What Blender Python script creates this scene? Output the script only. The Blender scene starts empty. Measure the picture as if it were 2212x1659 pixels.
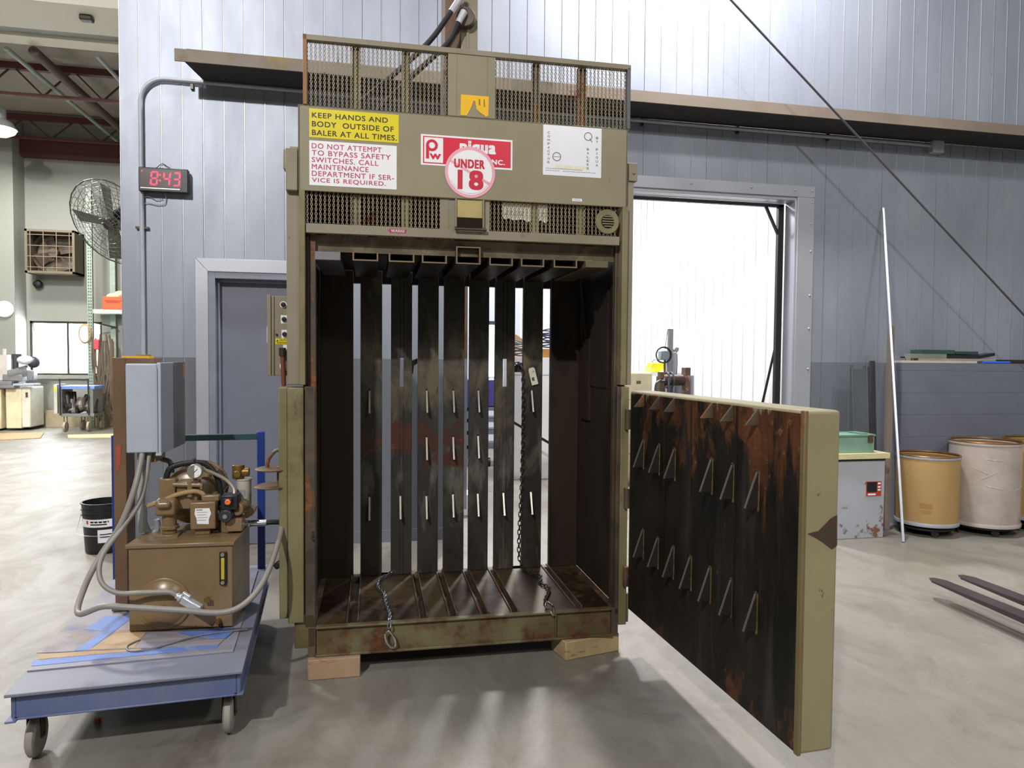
import bpy, bmesh, math, random
from mathutils import Matrix, Vector
random.seed(7)
R = math.radians
SC = bpy.context.scene
COL = SC.collection

# ------------------------------------------------------------------ camera
F_PX = 1503.6                      # focal length in pixels of a 2212 x 1659 frame
cam_data = bpy.data.cameras.new('camera')
cam = bpy.data.objects.new('camera', cam_data)
COL.objects.link(cam)
cam_data.sensor_fit = 'HORIZONTAL'
cam_data.sensor_width = 36.0
cam_data.lens = F_PX / 2212.0 * 36.0
cam_data.clip_end = 100
_y, _p, _r = R(11.783), R(2.06), R(-0.456)
fw = Vector((math.sin(_y) * math.cos(_p), math.cos(_y) * math.cos(_p), -math.sin(_p)))
rt = Vector((math.cos(_y), -math.sin(_y), 0))
dn = fw.cross(rt)
r2 = rt * math.cos(_r) + dn * math.sin(_r)
d2 = -rt * math.sin(_r) + dn * math.cos(_r)
rot = Matrix((r2, -d2, -fw)).transposed()
cam.matrix_world = Matrix.Translation((0, 0, 1.5)) @ rot.to_4x4()
SC.camera = cam

# ------------------------------------------------------------------ world, exposure, large lights
w = bpy.data.worlds.new('world'); SC.world = w; w.use_nodes = True
w.node_tree.nodes['Background'].inputs[0].default_value = (0.93, 0.96, 1.0, 1)
w.node_tree.nodes['Background'].inputs[1].default_value = 7.0
SC.view_settings.view_transform = 'Standard'
SC.view_settings.look = 'None'
SC.view_settings.exposure = 0.0
SC.view_settings.gamma = 1.0
SC.view_settings.use_curve_mapping = False

def area(name, loc, target, size, power, color=(1, 1, 1), shape='DISK', size_y=None, spread=180):
    l = bpy.data.lights.new(name, 'AREA'); l.shape = shape; l.size = size
    if size_y: l.size_y = size_y
    l.energy = power; l.color = color; l.spread = R(spread)
    o = bpy.data.objects.new(name, l); COL.objects.link(o)
    o.location = loc
    o.rotation_euler = (Vector(target) - Vector(loc)).to_track_quat('-Z', 'Y').to_euler()
    return o
# high-bay lamps of the hall (out of frame above and behind the camera)
kl = bpy.data.lights.new('hall_lamp_light', 'SPOT'); kl.energy = 2700; kl.spot_size = R(155); kl.spot_blend = .35; kl.shadow_soft_size = .12; kl.color = (1.0, .97, .93)
ko = bpy.data.objects.new('hall_lamp_light', kl); COL.objects.link(ko); ko.location = (-3.3, -4.0, 6.9)
ko.rotation_euler = (Vector((-1.5, 1.5, 0)) - Vector((-3.3, -4.0, 6.9))).to_track_quat('-Z', 'Y').to_euler()
area('hall_lamp_light', (2.9, 4.55, 6.2), (2.9, 4.75, 0), 0.5, 340, (1.0, 0.98, 0.98))
area('hall_lamp_light', (-1.6, 4.5, 6.3), (-1.6, 4.7, 0), 0.5, 60, (1.0, 0.98, 0.98))
area('hall_lamp_light', (5.5, 0.8, 7.1), (5.2, 1.5, 0), 0.7, 150, (1.0, 0.98, 0.97))
area('hall_lamp_light', (3.5, -6.0, 6.9), (3.5, -5.0, 0), 1.6, 260, (1.0, 0.97, 0.93))
# lamps of the bright room behind the opening
area('back_room_light', (2.35, 8.7, 4.7), (1.9, 5.5, 1.0), 0.35, 260, (1.0, 0.98, 0.97))
area('back_room_light', (1.6, 9.6, 4.9), (1.6, 9.6, 0), 1.6, 230, (1.0, 0.99, 1.0))
# lamps of the left hall and daylight through its window
area('left_hall_light', (-6.3, 14.0, 5.35), (-6.3, 14.0, 0), 0.6, 260, (1.0, 0.97, 0.92))
area('left_hall_light', (-5.6, 9.2, 5.9), (-5.6, 9.2, 0), 0.8, 900, (1.0, 0.98, 0.96))
area('left_hall_light', (-6.4, 5.6, 6.4), (-5.2, 7.4, 0), 0.8, 260, (1.0, 0.98, 0.96))
area('daylight_window', (-6.35, 16.62, 1.65), (-4.6, 8.0, 0.2), 1.1, 420, (0.93, 0.97, 1.0), 'RECTANGLE', 1.1)

# ------------------------------------------------------------------ materials
def hx(s):
    s = s.lstrip('#'); c = [int(s[i:i + 2], 16) / 255 for i in (0, 2, 4)]
    return tuple(((v / 12.92) if v <= .04045 else ((v + .055) / 1.055) ** 2.4) for v in c) + (1,)
MATS = {}
def nt(name):
    m = bpy.data.materials.new(name); m.use_nodes = True
    t = m.node_tree; b = t.nodes['Principled BSDF']
    return m, t, b
def noise(t, vec, scale, detail=6, rough=.6, dist=0.0):
    n = t.nodes.new('ShaderNodeTexNoise'); n.inputs['Scale'].default_value = scale
    n.inputs['Detail'].default_value = detail; n.inputs['Roughness'].default_value = rough
    n.inputs['Distortion'].default_value = dist
    t.links.new(vec, n.inputs['Vector']); return n.outputs['Fac']
def ramp(t, fac, a, b, ca=(0, 0, 0, 1), cb=(1, 1, 1, 1)):
    r = t.nodes.new('ShaderNodeValToRGB'); r.color_ramp.elements[0].position = a; r.color_ramp.elements[1].position = b
    r.color_ramp.elements[0].color = ca; r.color_ramp.elements[1].color = cb
    t.links.new(fac, r.inputs[0]); return r.outputs[0]
def mix(t, fac, a, b):
    n = t.nodes.new('ShaderNodeMix'); n.data_type = 'RGBA'
    if isinstance(fac, float): n.inputs[0].default_value = fac
    else: t.links.new(fac, n.inputs[0])
    for s, v in ((6, a), (7, b)):
        if isinstance(v, tuple): n.inputs[s].default_value = v
        else: t.links.new(v, n.inputs[s])
    return n.outputs[2]
def math_(t, op, a, b=0.0):
    n = t.nodes.new('ShaderNodeMath'); n.operation = op
    for i, v in ((0, a), (1, b)):
        if isinstance(v, (int, float)): n.inputs[i].default_value = v
        else: t.links.new(v, n.inputs[i])
    return n.outputs[0]
def coords(t, scale=(1, 1, 1)):
    c = t.nodes.new('ShaderNodeTexCoord'); mp = t.nodes.new('ShaderNodeMapping')
    mp.inputs['Scale'].default_value = scale
    t.links.new(c.outputs['Object'], mp.inputs[0]); return mp.outputs[0]
def sepz(t, i=2):
    c = t.nodes.new('ShaderNodeTexCoord'); s = t.nodes.new('ShaderNodeSeparateXYZ')
    t.links.new(c.outputs['Object'], s.inputs[0]); return s.outputs[i]
def bump(t, b, fac, strength=.2, dist=.01):
    n = t.nodes.new('ShaderNodeBump'); n.inputs['Strength'].default_value = strength; n.inputs['Distance'].default_value = dist
    t.links.new(fac, n.inputs['Height']); t.links.new(n.outputs[0], b.inputs['Normal'])
def plain(name, col, rough=.5, metal=0.0, var=.12, vs=6, emit=None, es=1.0):
    if name in MATS: return MATS[name]
    m, t, b = nt(name); c = hx(col) if isinstance(col, str) else col
    v = coords(t); f = noise(t, v, vs)
    dk = tuple(x * (1 - var) for x in c[:3]) + (1,); lt = tuple(min(1, x * (1 + var)) for x in c[:3]) + (1,)
    t.links.new(ramp(t, f, .3, .7, dk, lt), b.inputs['Base Color'])
    b.inputs['Roughness'].default_value = rough; b.inputs['Metallic'].default_value = metal
    if emit:
        b.inputs['Emission Color'].default_value = hx(emit); b.inputs['Emission Strength'].default_value = es
    MATS[name] = m; return m
def worn(name, col, rust='#5a2f18', thr=.6, soft=.08, scale=5, rough=.55, metal=0.0, col2=None, stretch=1.0, rust2='#8a4a1e', var=.15, gz=None, bmp=.12):
    """painted or bare steel with a second tone and rust patches; gz=(z0,z1,k) shifts how much wear there is along the height"""
    if name in MATS: return MATS[name]
    m, t, b = nt(name); c = hx(col)
    v = coords(t, (1, 1, stretch)); v1 = coords(t)
    f = noise(t, v, scale, 9, .65); f2 = noise(t, v1, scale * .45, 5, .6, .4); f3 = noise(t, v1, scale * 7, 4, .7)
    c2 = hx(col2) if col2 else tuple(x * (1 - var) for x in c[:3]) + (1,)
    base = mix(t, ramp(t, f2, .38, .62), c, c2)
    rr = mix(t, ramp(t, f3, .35, .65), hx(rust), hx(rust2))
    if gz:
        z = sepz(t); g = t.nodes.new('ShaderNodeMapRange')
        g.inputs[1].default_value = gz[0]; g.inputs[2].default_value = gz[1]; g.inputs[3].default_value = 0; g.inputs[4].default_value = gz[2]
        t.links.new(z, g.inputs[0]); f = math_(t, 'ADD', f, g.outputs[0])
    mask = ramp(t, f, thr, thr + soft)
    chip = ramp(t, noise(t, coords(t, (1, 1, .6)), scale * 4.5, 7, .75, .5), .655, .69)
    out = mix(t, mask, base, rr)
    out = mix(t, math_(t, 'MULTIPLY', chip, .7), out, tuple(x * .35 for x in hx(rust)[:3]) + (1,))
    t.links.new(out, b.inputs['Base Color'])
    t.links.new(math_(t, 'ADD', math_(t, 'MULTIPLY', mask, .25), rough), b.inputs['Roughness'])
    b.inputs['Metallic'].default_value = metal
    if bmp: bump(t, b, f3, bmp, .003)
    MATS[name] = m; return m
def patchy(name, cols, scale=3, stretch=.3, rough=.6, metal=.3, thr=(.45, .58, .66), seed=0.0, spec=.3):
    """dark greasy steel with up to four tones in vertical smears"""
    if name in MATS: return MATS[name]
    m, t, b = nt(name)
    v = coords(t, (1, 1, stretch)); mp = t.nodes.new('ShaderNodeVectorMath'); mp.inputs[1].default_value = (seed, seed * 2, seed * 3)
    t.links.new(v, mp.inputs[0]); v = mp.outputs[0]
    base = hx(cols[0])
    for i, c in enumerate(cols[1:]):
        f = noise(t, v, scale * (1 + i * .6), 8, .68, .3 * i)
        mp2 = t.nodes.new('ShaderNodeVectorMath'); mp2.inputs[1].default_value = (3.1 * i + 1, 1.7, 5.3 * i); t.links.new(v, mp2.inputs[0])
        f = noise(t, mp2.outputs[0], scale * (1 + i * .6), 8, .68, .3 * i)
        base = mix(t, ramp(t, f, thr[i], thr[i] + .09), base, hx(c))
    t.links.new(base, b.inputs['Base Color'])
    b.inputs['Roughness'].default_value = rough; b.inputs['Metallic'].default_value = metal
    b.inputs['Specular IOR Level'].default_value = spec
    bump(t, b, noise(t, coords(t), 40), .15, .003)
    MATS[name] = m; return m

def wall_material():
    m, t, b = nt('painted metal wall')
    v = coords(t, (1, 1, .35)); f = noise(t, v, 1.6, 7, .6, .3); f2 = noise(t, coords(t, (1, 1, .08)), 9, 5, .6)
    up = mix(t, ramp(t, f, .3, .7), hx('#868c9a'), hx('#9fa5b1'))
    up = mix(t, math_(t, 'MULTIPLY', ramp(t, f2, .45, .8), .22), up, hx('#858993'))
    # scuffs and drips of dirt
    f3 = noise(t, coords(t, (1, 1, .5)), 11, 9, .7, .6)
    up = mix(t, math_(t, 'MULTIPLY', ramp(t, f3, .66, .74), .6), up, hx('#5f6478'))
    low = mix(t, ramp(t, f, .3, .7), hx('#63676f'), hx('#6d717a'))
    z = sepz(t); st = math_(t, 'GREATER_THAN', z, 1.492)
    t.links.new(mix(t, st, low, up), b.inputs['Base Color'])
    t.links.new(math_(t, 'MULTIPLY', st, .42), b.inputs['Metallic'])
    t.links.new(math_(t, 'ADD', .52, math_(t, 'MULTIPLY', ramp(t, f, .2, .8), -.12)), b.inputs['Roughness'])
    bump(t, b, noise(t, coords(t, (1, 1, .15)), 5, 4), .12, .01)
    return m
def concrete():
    m, t, b = nt('concrete floor')
    v = coords(t); f = noise(t, v, .55, 8, .62, .5); f2 = noise(t, coords(t, (1, .6, 1)), 2.6, 9, .7, .8); f3 = noise(t, v, 45, 4, .7)
    c = mix(t, ramp(t, f, .32, .68), hx('#747067'), hx('#8a8780'))
    c = mix(t, math_(t, 'MULTIPLY', ramp(t, f2, .42, .70), .62), c, hx('#5a5347'))
    c = mix(t, math_(t, 'MULTIPLY', ramp(t, noise(t, v, 1.1, 6, .65, 1.2), .58, .70), .55), c, hx('#544d45'))
    c = mix(t, math_(t, 'MULTIPLY', ramp(t, f3, .62, .70), .5), c, hx('#48423a'))
    # hairline crack
    t.links.new(c, b.inputs['Base Color'])
    t.links.new(ramp(t, f2, .2, .8, (.38, .38, .38, 1), (.6, .6, .6, 1)), b.inputs['Roughness'])
    bump(t, b, f3, .06, .004)
    return m
def slat_material(name, red):
    """greasy slat steel: olive-grey dirt band near 1.45 m, a rubbed grey band and (some) red-brown scuffs near 1 m"""
    m, t, b = nt(name); z = sepz(t); v = coords(t, (1, 1, .5))
    def band(c, w_, k):
        d = math_(t, 'ABSOLUTE', math_(t, 'SUBTRACT', z, c)); g = t.nodes.new('ShaderNodeMapRange')
        g.inputs[1].default_value = 0; g.inputs[2].default_value = w_; g.inputs[3].default_value = k; g.inputs[4].default_value = 0
        t.links.new(d, g.inputs[0]); return g.outputs[0]
    c = mix(t, ramp(t, noise(t, v, 3, 8, .65), .4, .65), hx('#242120'), hx('#3c3734'))
    f = math_(t, 'ADD', noise(t, v, 4, 8, .68, .5), band(1.42, .35, .2)); c = mix(t, ramp(t, f, .56, .74), c, hx('#655e4b'))
    f = math_(t, 'ADD', noise(t, coords(t, (1, 1, .2)), 9, 7, .65), band(.82, .3, .14)); c = mix(t, ramp(t, f, .6, .76), c, hx('#686563'))
    if red:
        f = math_(t, 'ADD', noise(t, coords(t, (1, 1, 1.3)), 5, 9, .7, .8), band(1.02, .22, .22)); c = mix(t, ramp(t, f, .63, .72), c, hx('#4a261a'))
        f = math_(t, 'ADD', noise(t, coords(t, (1, 1, 1.3)), 9, 8, .7, .4), band(.98, .12, .12)); c = mix(t, ramp(t, f, .69, .74), c, hx('#6b3a22'))
    t.links.new(c, b.inputs['Base Color']); b.inputs['Roughness'].default_value = .48; b.inputs['Metallic'].default_value = .2
    bump(t, b, noise(t, coords(t), 35), .2, .003)
    return m
M = dict(
    wall=wall_material(), floor=concrete(),
    olive=worn('olive paint', '#8a8170', thr=.68, scale=6, gz=(2.4, .2, .07), col2='#7f7664', rust='#3f2b1c', rust2='#6b4a30'),
    olive_low=worn('olive paint rusty', '#7f785a', thr=.57, soft=.1, scale=5, col2='#69623f', stretch=.4, gz=(1.4, .2, .07), rust='#33241a', rust2='#5e3f26'),
    olive_sill=worn('scuffed olive sill', '#6b6448', thr=.47, soft=.14, scale=6, col2='#54492c', rust='#3c2415', rust2='#5f3a20'),
    panel=worn('sign panel olive paint', '#8c846c', thr=.74, scale=8, col2='#867e68', var=.06, bmp=.03),
    mesh=worn('expanded mesh paint', '#938a74', thr=.6, scale=9, col2='#7d745e', bmp=0),
    rust=worn('rusty steel', '#38302a', thr=.55, soft=.06, scale=8, col2='#574a3a', rust='#4f2f1e', rust2='#8a5428', stretch=.25),
    orange_rust=worn('orange weathered post', '#8f6330', thr=.62, scale=5, rust='#6b3d1a', rust2='#8f5a28', stretch=.5),
    grime=patchy('greasy black steel', ['#1d1916', '#342b24', '#45403a', '#3f2419'], 2.2, .25, .5, .2, (.42, .6, .66)),
    chamber_floor=patchy('worn chamber floor', ['#33241a', '#4f412c', '#5a4c36', '#22160f'], 3.0, 1, .42, .3, (.45, .55, .6)),
    door_in=patchy('greasy door plate', ['#131110', '#221d19', '#3a3734', '#4f2b17'], 2.2, .35, .42, .2, (.5, .62, .63), 9.0, .4),
    steel=plain('bare bright steel', '#a7a49b', .35, .8), dsteel=plain('dark bare steel', '#4a4540', .4, .7),
    chrome=plain('chrome', '#d5d6da', .18, 1.0, .03), galv=plain('galvanized conduit', '#a3a6b2', .45, .2),
    alu=plain('aluminium', '#c9ced6', .35, .6), black=plain('black rubber', '#15151a', .55), blackp=plain('black plastic', '#1a1920', .4),
    white=plain('white sticker', '#e8e9ee', .4, 0, .02), red_ink=plain('red ink', '#c4193b', .5, 0, .03), black_ink=plain('black ink', '#241f14', .5),
    yellow=plain('yellow sticker', '#dccb10', .35, 0, .05), pink=plain('faded pink ring', '#e6a3b6', .45, 0, .05), redsign=plain('red sign', '#cf1f3c', .35, 0, .06),
    amber=plain('amber sticker', '#e8b400', .4, 0, .05), grey_ink=plain('grey ink', '#8f929c', .5), faint_yellow=plain('faint yellow ink', '#e4dc8c', .5),
    blue=worn('blue cart paint', '#56628a', thr=.56, soft=.12, scale=4, col2='#6b748e', rust='#4a4650', rust2='#5e5458'),
    blue_top=worn('worn blue cart top', '#777987', thr=.54, soft=.14, scale=3, col2='#6e7488', rust='#6b625e', rust2='#75696a'),
    board=worn('painted plywood', '#b8986b', thr=.52, soft=.04, scale=2.2, col2='#c2a57b', rust='#4e7bd0', rust2='#6a8ad2', rough=.6),
    navy=plain('navy post', '#1f3a86', .4), teal=plain('teal bar', '#274a4d', .45),
    brown=worn('tan machine enamel', '#7f694d', thr=.74, scale=6, col2='#745f43', rough=.3, rust='#4a341f', rust2='#4a341f', bmp=.02),
    brown_post=worn('brown post paint', '#705640', thr=.7, scale=4, col2='#624a34', rust='#7a3a26', rust2='#6a3020', rough=.45),
    enclosure=plain('light grey enclosure', '#a9b2c0', .45, .1, .04), wood=worn('pine timber', '#a98d74', thr=.6, scale=9, col2='#987c63', rust='#8a6040', rust2='#9a6d48', stretch=4, rough=.7),
    wood2=worn('old timber', '#b5a078', thr=.6, scale=9, col2='#9c8660', rust='#7d6a4a', rust2='#8a7550', stretch=4, rough=.75),
    tire=plain('grey caster tyre', '#8b8780', .6), dgrey=plain('dark grey steel', '#3f4147', .45, .3), trim=plain('pale metal trim', '#b0b3bd', .4, .45, .06, 2),
    doorleaf=plain('slate door', '#6c7080', .5, 0, .04), doorframe=plain('slate door frame', '#7d8290', .45), beam=worn('brown steel beam', '#6a5f56', thr=.6, scale=2, col2='#7b6f63', rust='#8a7a58', rust2='#7a6a50', stretch=1),
    cardboard=plain('fibre drum board', '#b0905e', .6, 0, .08, 3), wrap=plain('cloudy stretch wrap', '#b7aca6', .2, .1, .14, 5), drumin=plain('drum inside', '#7d5c2c', .6),
    greenbox=worn('green box', '#7fa391', thr=.64, scale=9, rust='#6b4632'), cream=plain('cream enamel', '#dcd2b0', .45), ivory=plain('ivory board', '#cfc69a', .5),
    spotcab=worn('rust spotted cabinet', '#a9adb6', thr=.66, soft=.05, scale=7, col2='#a0a5ae', rust='#6b4a3a', rust2='#7d5a3e', gz=(.8, .1, .1)),
    block=plain('grey painted block', '#686c79', .6, 0, .06, 3), farwall=plain('far grey wall', '#84867f', .6, 0, .06, 1), ceil=plain('roof sheeting', '#8d887e', .7, 0, .08, 1),
    whitewall=plain('white ribbed wall', '#f1f1f4', .5, 0, .02), bluewall=plain('pale blue wall', '#c3cad8', .5, 0, .03), duct=plain('white duct', '#dad6cb', .6, 0, .03, 1),
    redsteel=plain('red oxide steel', '#4f2725', .6), greyarm=plain('grey steel', '#7d7f80', .5, .3), greenrack=worn('green rack paint', '#8d9c90', thr=.6, scale=9, rust='#b9b8ac', rust2='#9a9a8c'),
    orange=plain('orange box', '#f0562a', .5), fanbrown=plain('dusty brown fan housing', '#4c4037', .7), tan=plain('tan paper', '#e6c79a', .7), copper=plain('rusty pipe', '#7a4330', .55, .3),
)
def glass(name, col=(.95, .98, 1, 1)):
    m, t, b = nt(name); b.inputs['Base Color'].default_value = col; b.inputs['Roughness'].default_value = .02
    b.inputs['Transmission Weight'].default_value = 1.0; b.inputs['IOR'].default_value = 1.05; return m
M['slat'] = slat_material('grimy slat steel', False); M['slat_red'] = slat_material('grimy slat steel with red scuffs', True)
M['glass'] = glass('window glass')
M['led'] = plain('red lit digits', '#ff2848', .4, emit='#ff2448', es=2.2, var=0)
M['display'] = plain('dark clock display', '#3a1a28', .3)
M['lampglow'] = plain('lit lamp lens', '#ffffff', .4, emit='#fff4e2', es=14.0, var=0)
M['lime'] = plain('sight glass fluid', '#b9a838', .2)
M['orange_cap'] = plain('orange solenoid cap', '#f07a1a', .4)
M['purple'] = plain('purple bin', '#473a86', .4)
M['fyellow'] = plain('bright yellow tool case', '#e8e81e', .4)

# ------------------------------------------------------------------ builders
WORLD = {}
class B:
    def __init__(s): s.bm = bmesh.new(); s.mi = 0
    def _f(s, vs):
        try: f = s.bm.faces.new(vs); f.material_index = s.mi; return f
        except ValueError: return None
    def hexa(s, P):
        v = [s.bm.verts.new(p) for p in P]
        for q in ((3, 2, 1, 0), (4, 5, 6, 7), (0, 1, 5, 4), (1, 2, 6, 5), (2, 3, 7, 6), (3, 0, 4, 7)): s._f([v[i] for i in q])
    def box(s, x0, y0, z0, x1, y1, z1, mat=None):
        P = [(x0, y0, z0), (x1, y0, z0), (x1, y1, z0), (x0, y1, z0), (x0, y0, z1), (x1, y0, z1), (x1, y1, z1), (x0, y1, z1)]
        if mat: P = [mat @ Vector(p) for p in P]
        s.hexa(P); return s
    def bar(s, p0, p1, w, h, up=(0, 0, 1)):
        p0, p1 = Vector(p0), Vector(p1); d = (p1 - p0).normalized(); up = Vector(up)
        if abs(d.dot(up)) > .98: up = Vector((0, 1, 0))
        a = d.cross(up).normalized(); u = a.cross(d)
        a *= w / 2; u *= h / 2
        s.hexa([p0 - a - u, p0 + a - u, p1 + a - u, p1 - a - u, p0 - a + u, p0 + a + u, p1 + a + u, p1 - a + u]); return s
    def ring_(s, c, a, u, r, n): return [s.bm.verts.new(c + a * math.cos(2 * math.pi * i / n) * r + u * math.sin(2 * math.pi * i / n) * r) for i in range(n)]
    def cyl(s, p0, p1, r, r1=None, n=16, cap=True):
        p0, p1 = Vector(p0), Vector(p1); r1 = r if r1 is None else r1
        d = (p1 - p0).normalized(); a = d.orthogonal().normalized(); u = d.cross(a)
        A = s.ring_(p0, a, u, r, n); C = s.ring_(p1, a, u, r1, n)
        for i in range(n): s._f([A[i], A[(i + 1) % n], C[(i + 1) % n], C[i]])
        if cap: s._f(A[::-1]); s._f(C)
        return s
    def lathe(s, base, prof, axis=(0, 0, 1), n=24, cap=False):
        base = Vector(base); d = Vector(axis).normalized(); a = d.orthogonal().normalized(); u = d.cross(a); prev = None
        for r, h in prof:
            if r < 1e-5: cur = [s.bm.verts.new(base + d * h)]
            else: cur = s.ring_(base + d * h, a, u, r, n)
            if prev:
                if len(cur) == 1 and len(prev) > 1:
                    for i in range(n): s._f([prev[i], prev[(i + 1) % n], cur[0]])
                elif len(prev) == 1 and len(cur) > 1:
                    for i in range(n): s._f([prev[0], cur[(i + 1) % n], cur[i]])
                elif len(prev) > 1:
                    for i in range(n): s._f([prev[i], prev[(i + 1) % n], cur[(i + 1) % n], cur[i]])
            prev = cur
        return s
    def tube(s, pts, r, n=8, sub=6, closed=False):
        P = [Vector(p) for p in pts]
        if sub > 1 and len(P) > 2:
            Q = []; m = len(P); rng = range(m if closed else m - 1)
            for i in rng:
                if closed: p0, p1, p2, p3 = P[i - 1], P[i], P[(i + 1) % m], P[(i + 2) % m]
                else: p0, p1, p2, p3 = P[max(i - 1, 0)], P[i], P[i + 1], P[min(i + 2, m - 1)]
                for k in range(sub):
                    t = k / sub
                    Q.append(.5 * ((2 * p1) + (p2 - p0) * t + (2 * p0 - 5 * p1 + 4 * p2 - p3) * t * t + (3 * p1 - p0 - 3 * p2 + p3) * t ** 3))
            if not closed: Q.append(P[-1])
            P = Q
        m = len(P); prev = None; first = None; up = None
        for i, p in enumerate(P):
            if closed: d = (P[(i + 1) % m] - P[i - 1]).normalized()
            else: d = (P[min(i + 1, m - 1)] - P[max(i - 1, 0)]).normalized()
            if up is None: up = d.orthogonal().normalized()
            up = (up - d * up.dot(d)); up = up.normalized() if up.length > 1e-6 else d.orthogonal().normalized()
            cur = s.ring_(p, up, d.cross(up), r, n)
            if prev:
                for k in range(n): s._f([prev[k], prev[(k + 1) % n], cur[(k + 1) % n], cur[k]])
            else: first = cur
            prev = cur
        if closed:
            # close with nearest matching offset
            best = min(range(n), key=lambda o: (prev[0].co - first[o].co).length)
            for k in range(n): s._f([prev[k], prev[(k + 1) % n], first[(k + 1 + best) % n], first[(k + best) % n]])
        else: s._f(first[::-1]); s._f(prev)
        return s
    def prism(s, pts, vec):
        vec = Vector(vec); A = [s.bm.verts.new(p) for p in pts]; C = [s.bm.verts.new(Vector(p) + vec) for p in pts]; n = len(pts)
        s._f(A[::-1]); s._f(C)
        for i in range(n): s._f([A[i], A[(i + 1) % n], C[(i + 1) % n], C[i]])
        return s
    def sphere(s, c, r, n=16, sc=(1, 1, 1)):
        bmesh.ops.create_uvsphere(s.bm, u_segments=n, v_segments=max(6, n // 2), radius=r, matrix=Matrix.Translation(c) @ Matrix.Diagonal((*sc, 1))); return s
    def text(s, body, x0, z0, x1, z1, y, bold=0.0, slant=0.0, shear=0.0):
        """flat lettering standing in an x-z plane, facing -y, fitted to the given rectangle; bold = extra stroke width as a share of the height"""
        V, Fs = glyphs(body, 0.0, shear)
        xs = [v[0] for v in V]; ys = [v[1] for v in V]; ax, bx, ay, by = min(xs), max(xs), min(ys), max(ys)
        e = bold * (z1 - z0)
        for n, (dx, dz) in enumerate(((0, 0), (e, 0), (e, e * .7), (0, e * .7)) if bold else ((0, 0),)):
            vs = []
            for v in V:
                u = (v[0] - ax) / (bx - ax); q = (v[1] - ay) / (by - ay)
                vs.append(s.bm.verts.new((x0 + dx + u * (x1 - x0 - e), y - n * .00002, z0 + dz + q * (z1 - z0 - e * .7) + u * slant)))
            for f in Fs: s._f([vs[i] for i in f])
        return s
    def put(s, name, mat, parent=None, bevel=0.0, world=False, smooth=True, angle=35, seg=2, double=False):
        if world and parent is not None: s.bm.transform(WORLD[parent.name].inverted())
        bmesh.ops.recalc_face_normals(s.bm, faces=s.bm.faces) if not double else None
        me = bpy.data.meshes.new(name); s.bm.to_mesh(me); s.bm.free()
        for mm in (mat if isinstance(mat, (list, tuple)) else [mat]): me.materials.append(M[mm] if isinstance(mm, str) else mm)
        if smooth:
            me.polygons.foreach_set('use_smooth', [True] * len(me.polygons)); me.set_sharp_from_angle(angle=R(angle))
        o = bpy.data.objects.new(name, me); COL.objects.link(o)
        if parent is not None:
            o.parent = parent; WORLD[o.name] = WORLD[parent.name]
        else: WORLD[o.name] = Matrix.Identity(4)
        if bevel:
            bv = o.modifiers.new('bevel', 'BEVEL'); bv.width = bevel; bv.segments = seg; bv.limit_method = 'ANGLE'; bv.angle_limit = R(40)
        return o
_G = {}
def glyphs(body, bold, shear):
    k = (body, bold, shear)
    if k in _G: return _G[k]
    cu = bpy.data.curves.new('lettering', 'FONT'); cu.body = body; cu.offset = bold; cu.shear = shear; cu.space_character = 1.12; cu.resolution_u = 4
    ob = bpy.data.objects.new('lettering', cu); COL.objects.link(ob)
    bpy.context.view_layer.update()
    ev = ob.evaluated_get(bpy.context.evaluated_depsgraph_get()); me = ev.to_mesh()
    V = [tuple(v.co) for v in me.vertices]; Fs = [tuple(p.vertices) for p in me.polygons]
    ev.to_mesh_clear(); bpy.data.objects.remove(ob); bpy.data.curves.remove(cu)
    _G[k] = (V, Fs); return _G[k]
def thing(name, label, cat, loc=(0, 0, 0), rz=0.0, group=None):
    o = bpy.data.objects.new(name, None); COL.objects.link(o); o.location = loc; o.rotation_euler = (0, 0, rz)
    o.empty_display_size = .1
    o['label'] = label; o['category'] = cat
    if group: o['group'] = group
    WORLD[o.name] = Matrix.Translation(loc) @ Matrix.Rotation(rz, 4, 'Z'); return o
def tag(o, label, cat, group=None):
    o['label'] = label; o['category'] = cat
    if group: o['group'] = group
    return o
def struct(o): o['kind'] = 'structure'; return o
def dup(root, loc, rz, label, group=None):
    r = root.copy(); COL.objects.link(r); r.location = loc; r.rotation_euler = (0, 0, rz); r['label'] = label
    if group: r['group'] = group
    WORLD[r.name] = Matrix.Translation(loc) @ Matrix.Rotation(rz, 4, 'Z')
    for ch in list(root.children):
        c = ch.copy(); COL.objects.link(c); c.parent = r
        for g in ch.children:
            d = g.copy(); COL.objects.link(d); d.parent = c
    return r

# ------------------------------------------------------------------ the setting
WY = 5.72                                     # front of the panelled wall
struct(B().box(-12, -9.5, -.1, 9.2, 17, 0).put('floor', 'floor', smooth=False))
b = B()
HOLES = [(-1.19, -.21, 0, 2.15), (.77, 3.815, 0, 2.99)]
xs = [-1.8, -1.666]
while xs[-1] < 9.0: xs.append(xs[-1] + .1481)
for i in range(len(xs) - 1):
    cuts = sorted({xs[i], xs[i + 1]} | {e for h in HOLES for e in h[:2] if xs[i] < e < xs[i + 1]})
    for a, c in zip(cuts, cuts[1:]):
        mid = (a + c) / 2; z0 = 0
        for h in HOLES:
            if h[0] < mid < h[1]: z0 = h[3]
        dk = .0022 if i % 4 == 0 else .0006
        g0 = dk if a == xs[i] else 0; g1 = .0006 if c == xs[i + 1] else 0
        b.box(a + g0, WY, z0, c - g1, WY + .03, 7.4)
        if g0:
            b.mi = 1; b.box(a + .004, WY - .004, z0, a + .008, WY + .001, 7.4); b.mi = 0      # standing seam lip, brighter metal to paint in its glint
        b.box(a, WY + .03, z0, c, WY + .12, 7.4)
struct(b.put('wall_back', ['wall', plain('bright seam', '#a9adb9', .4, .7)], smooth=False))
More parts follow.
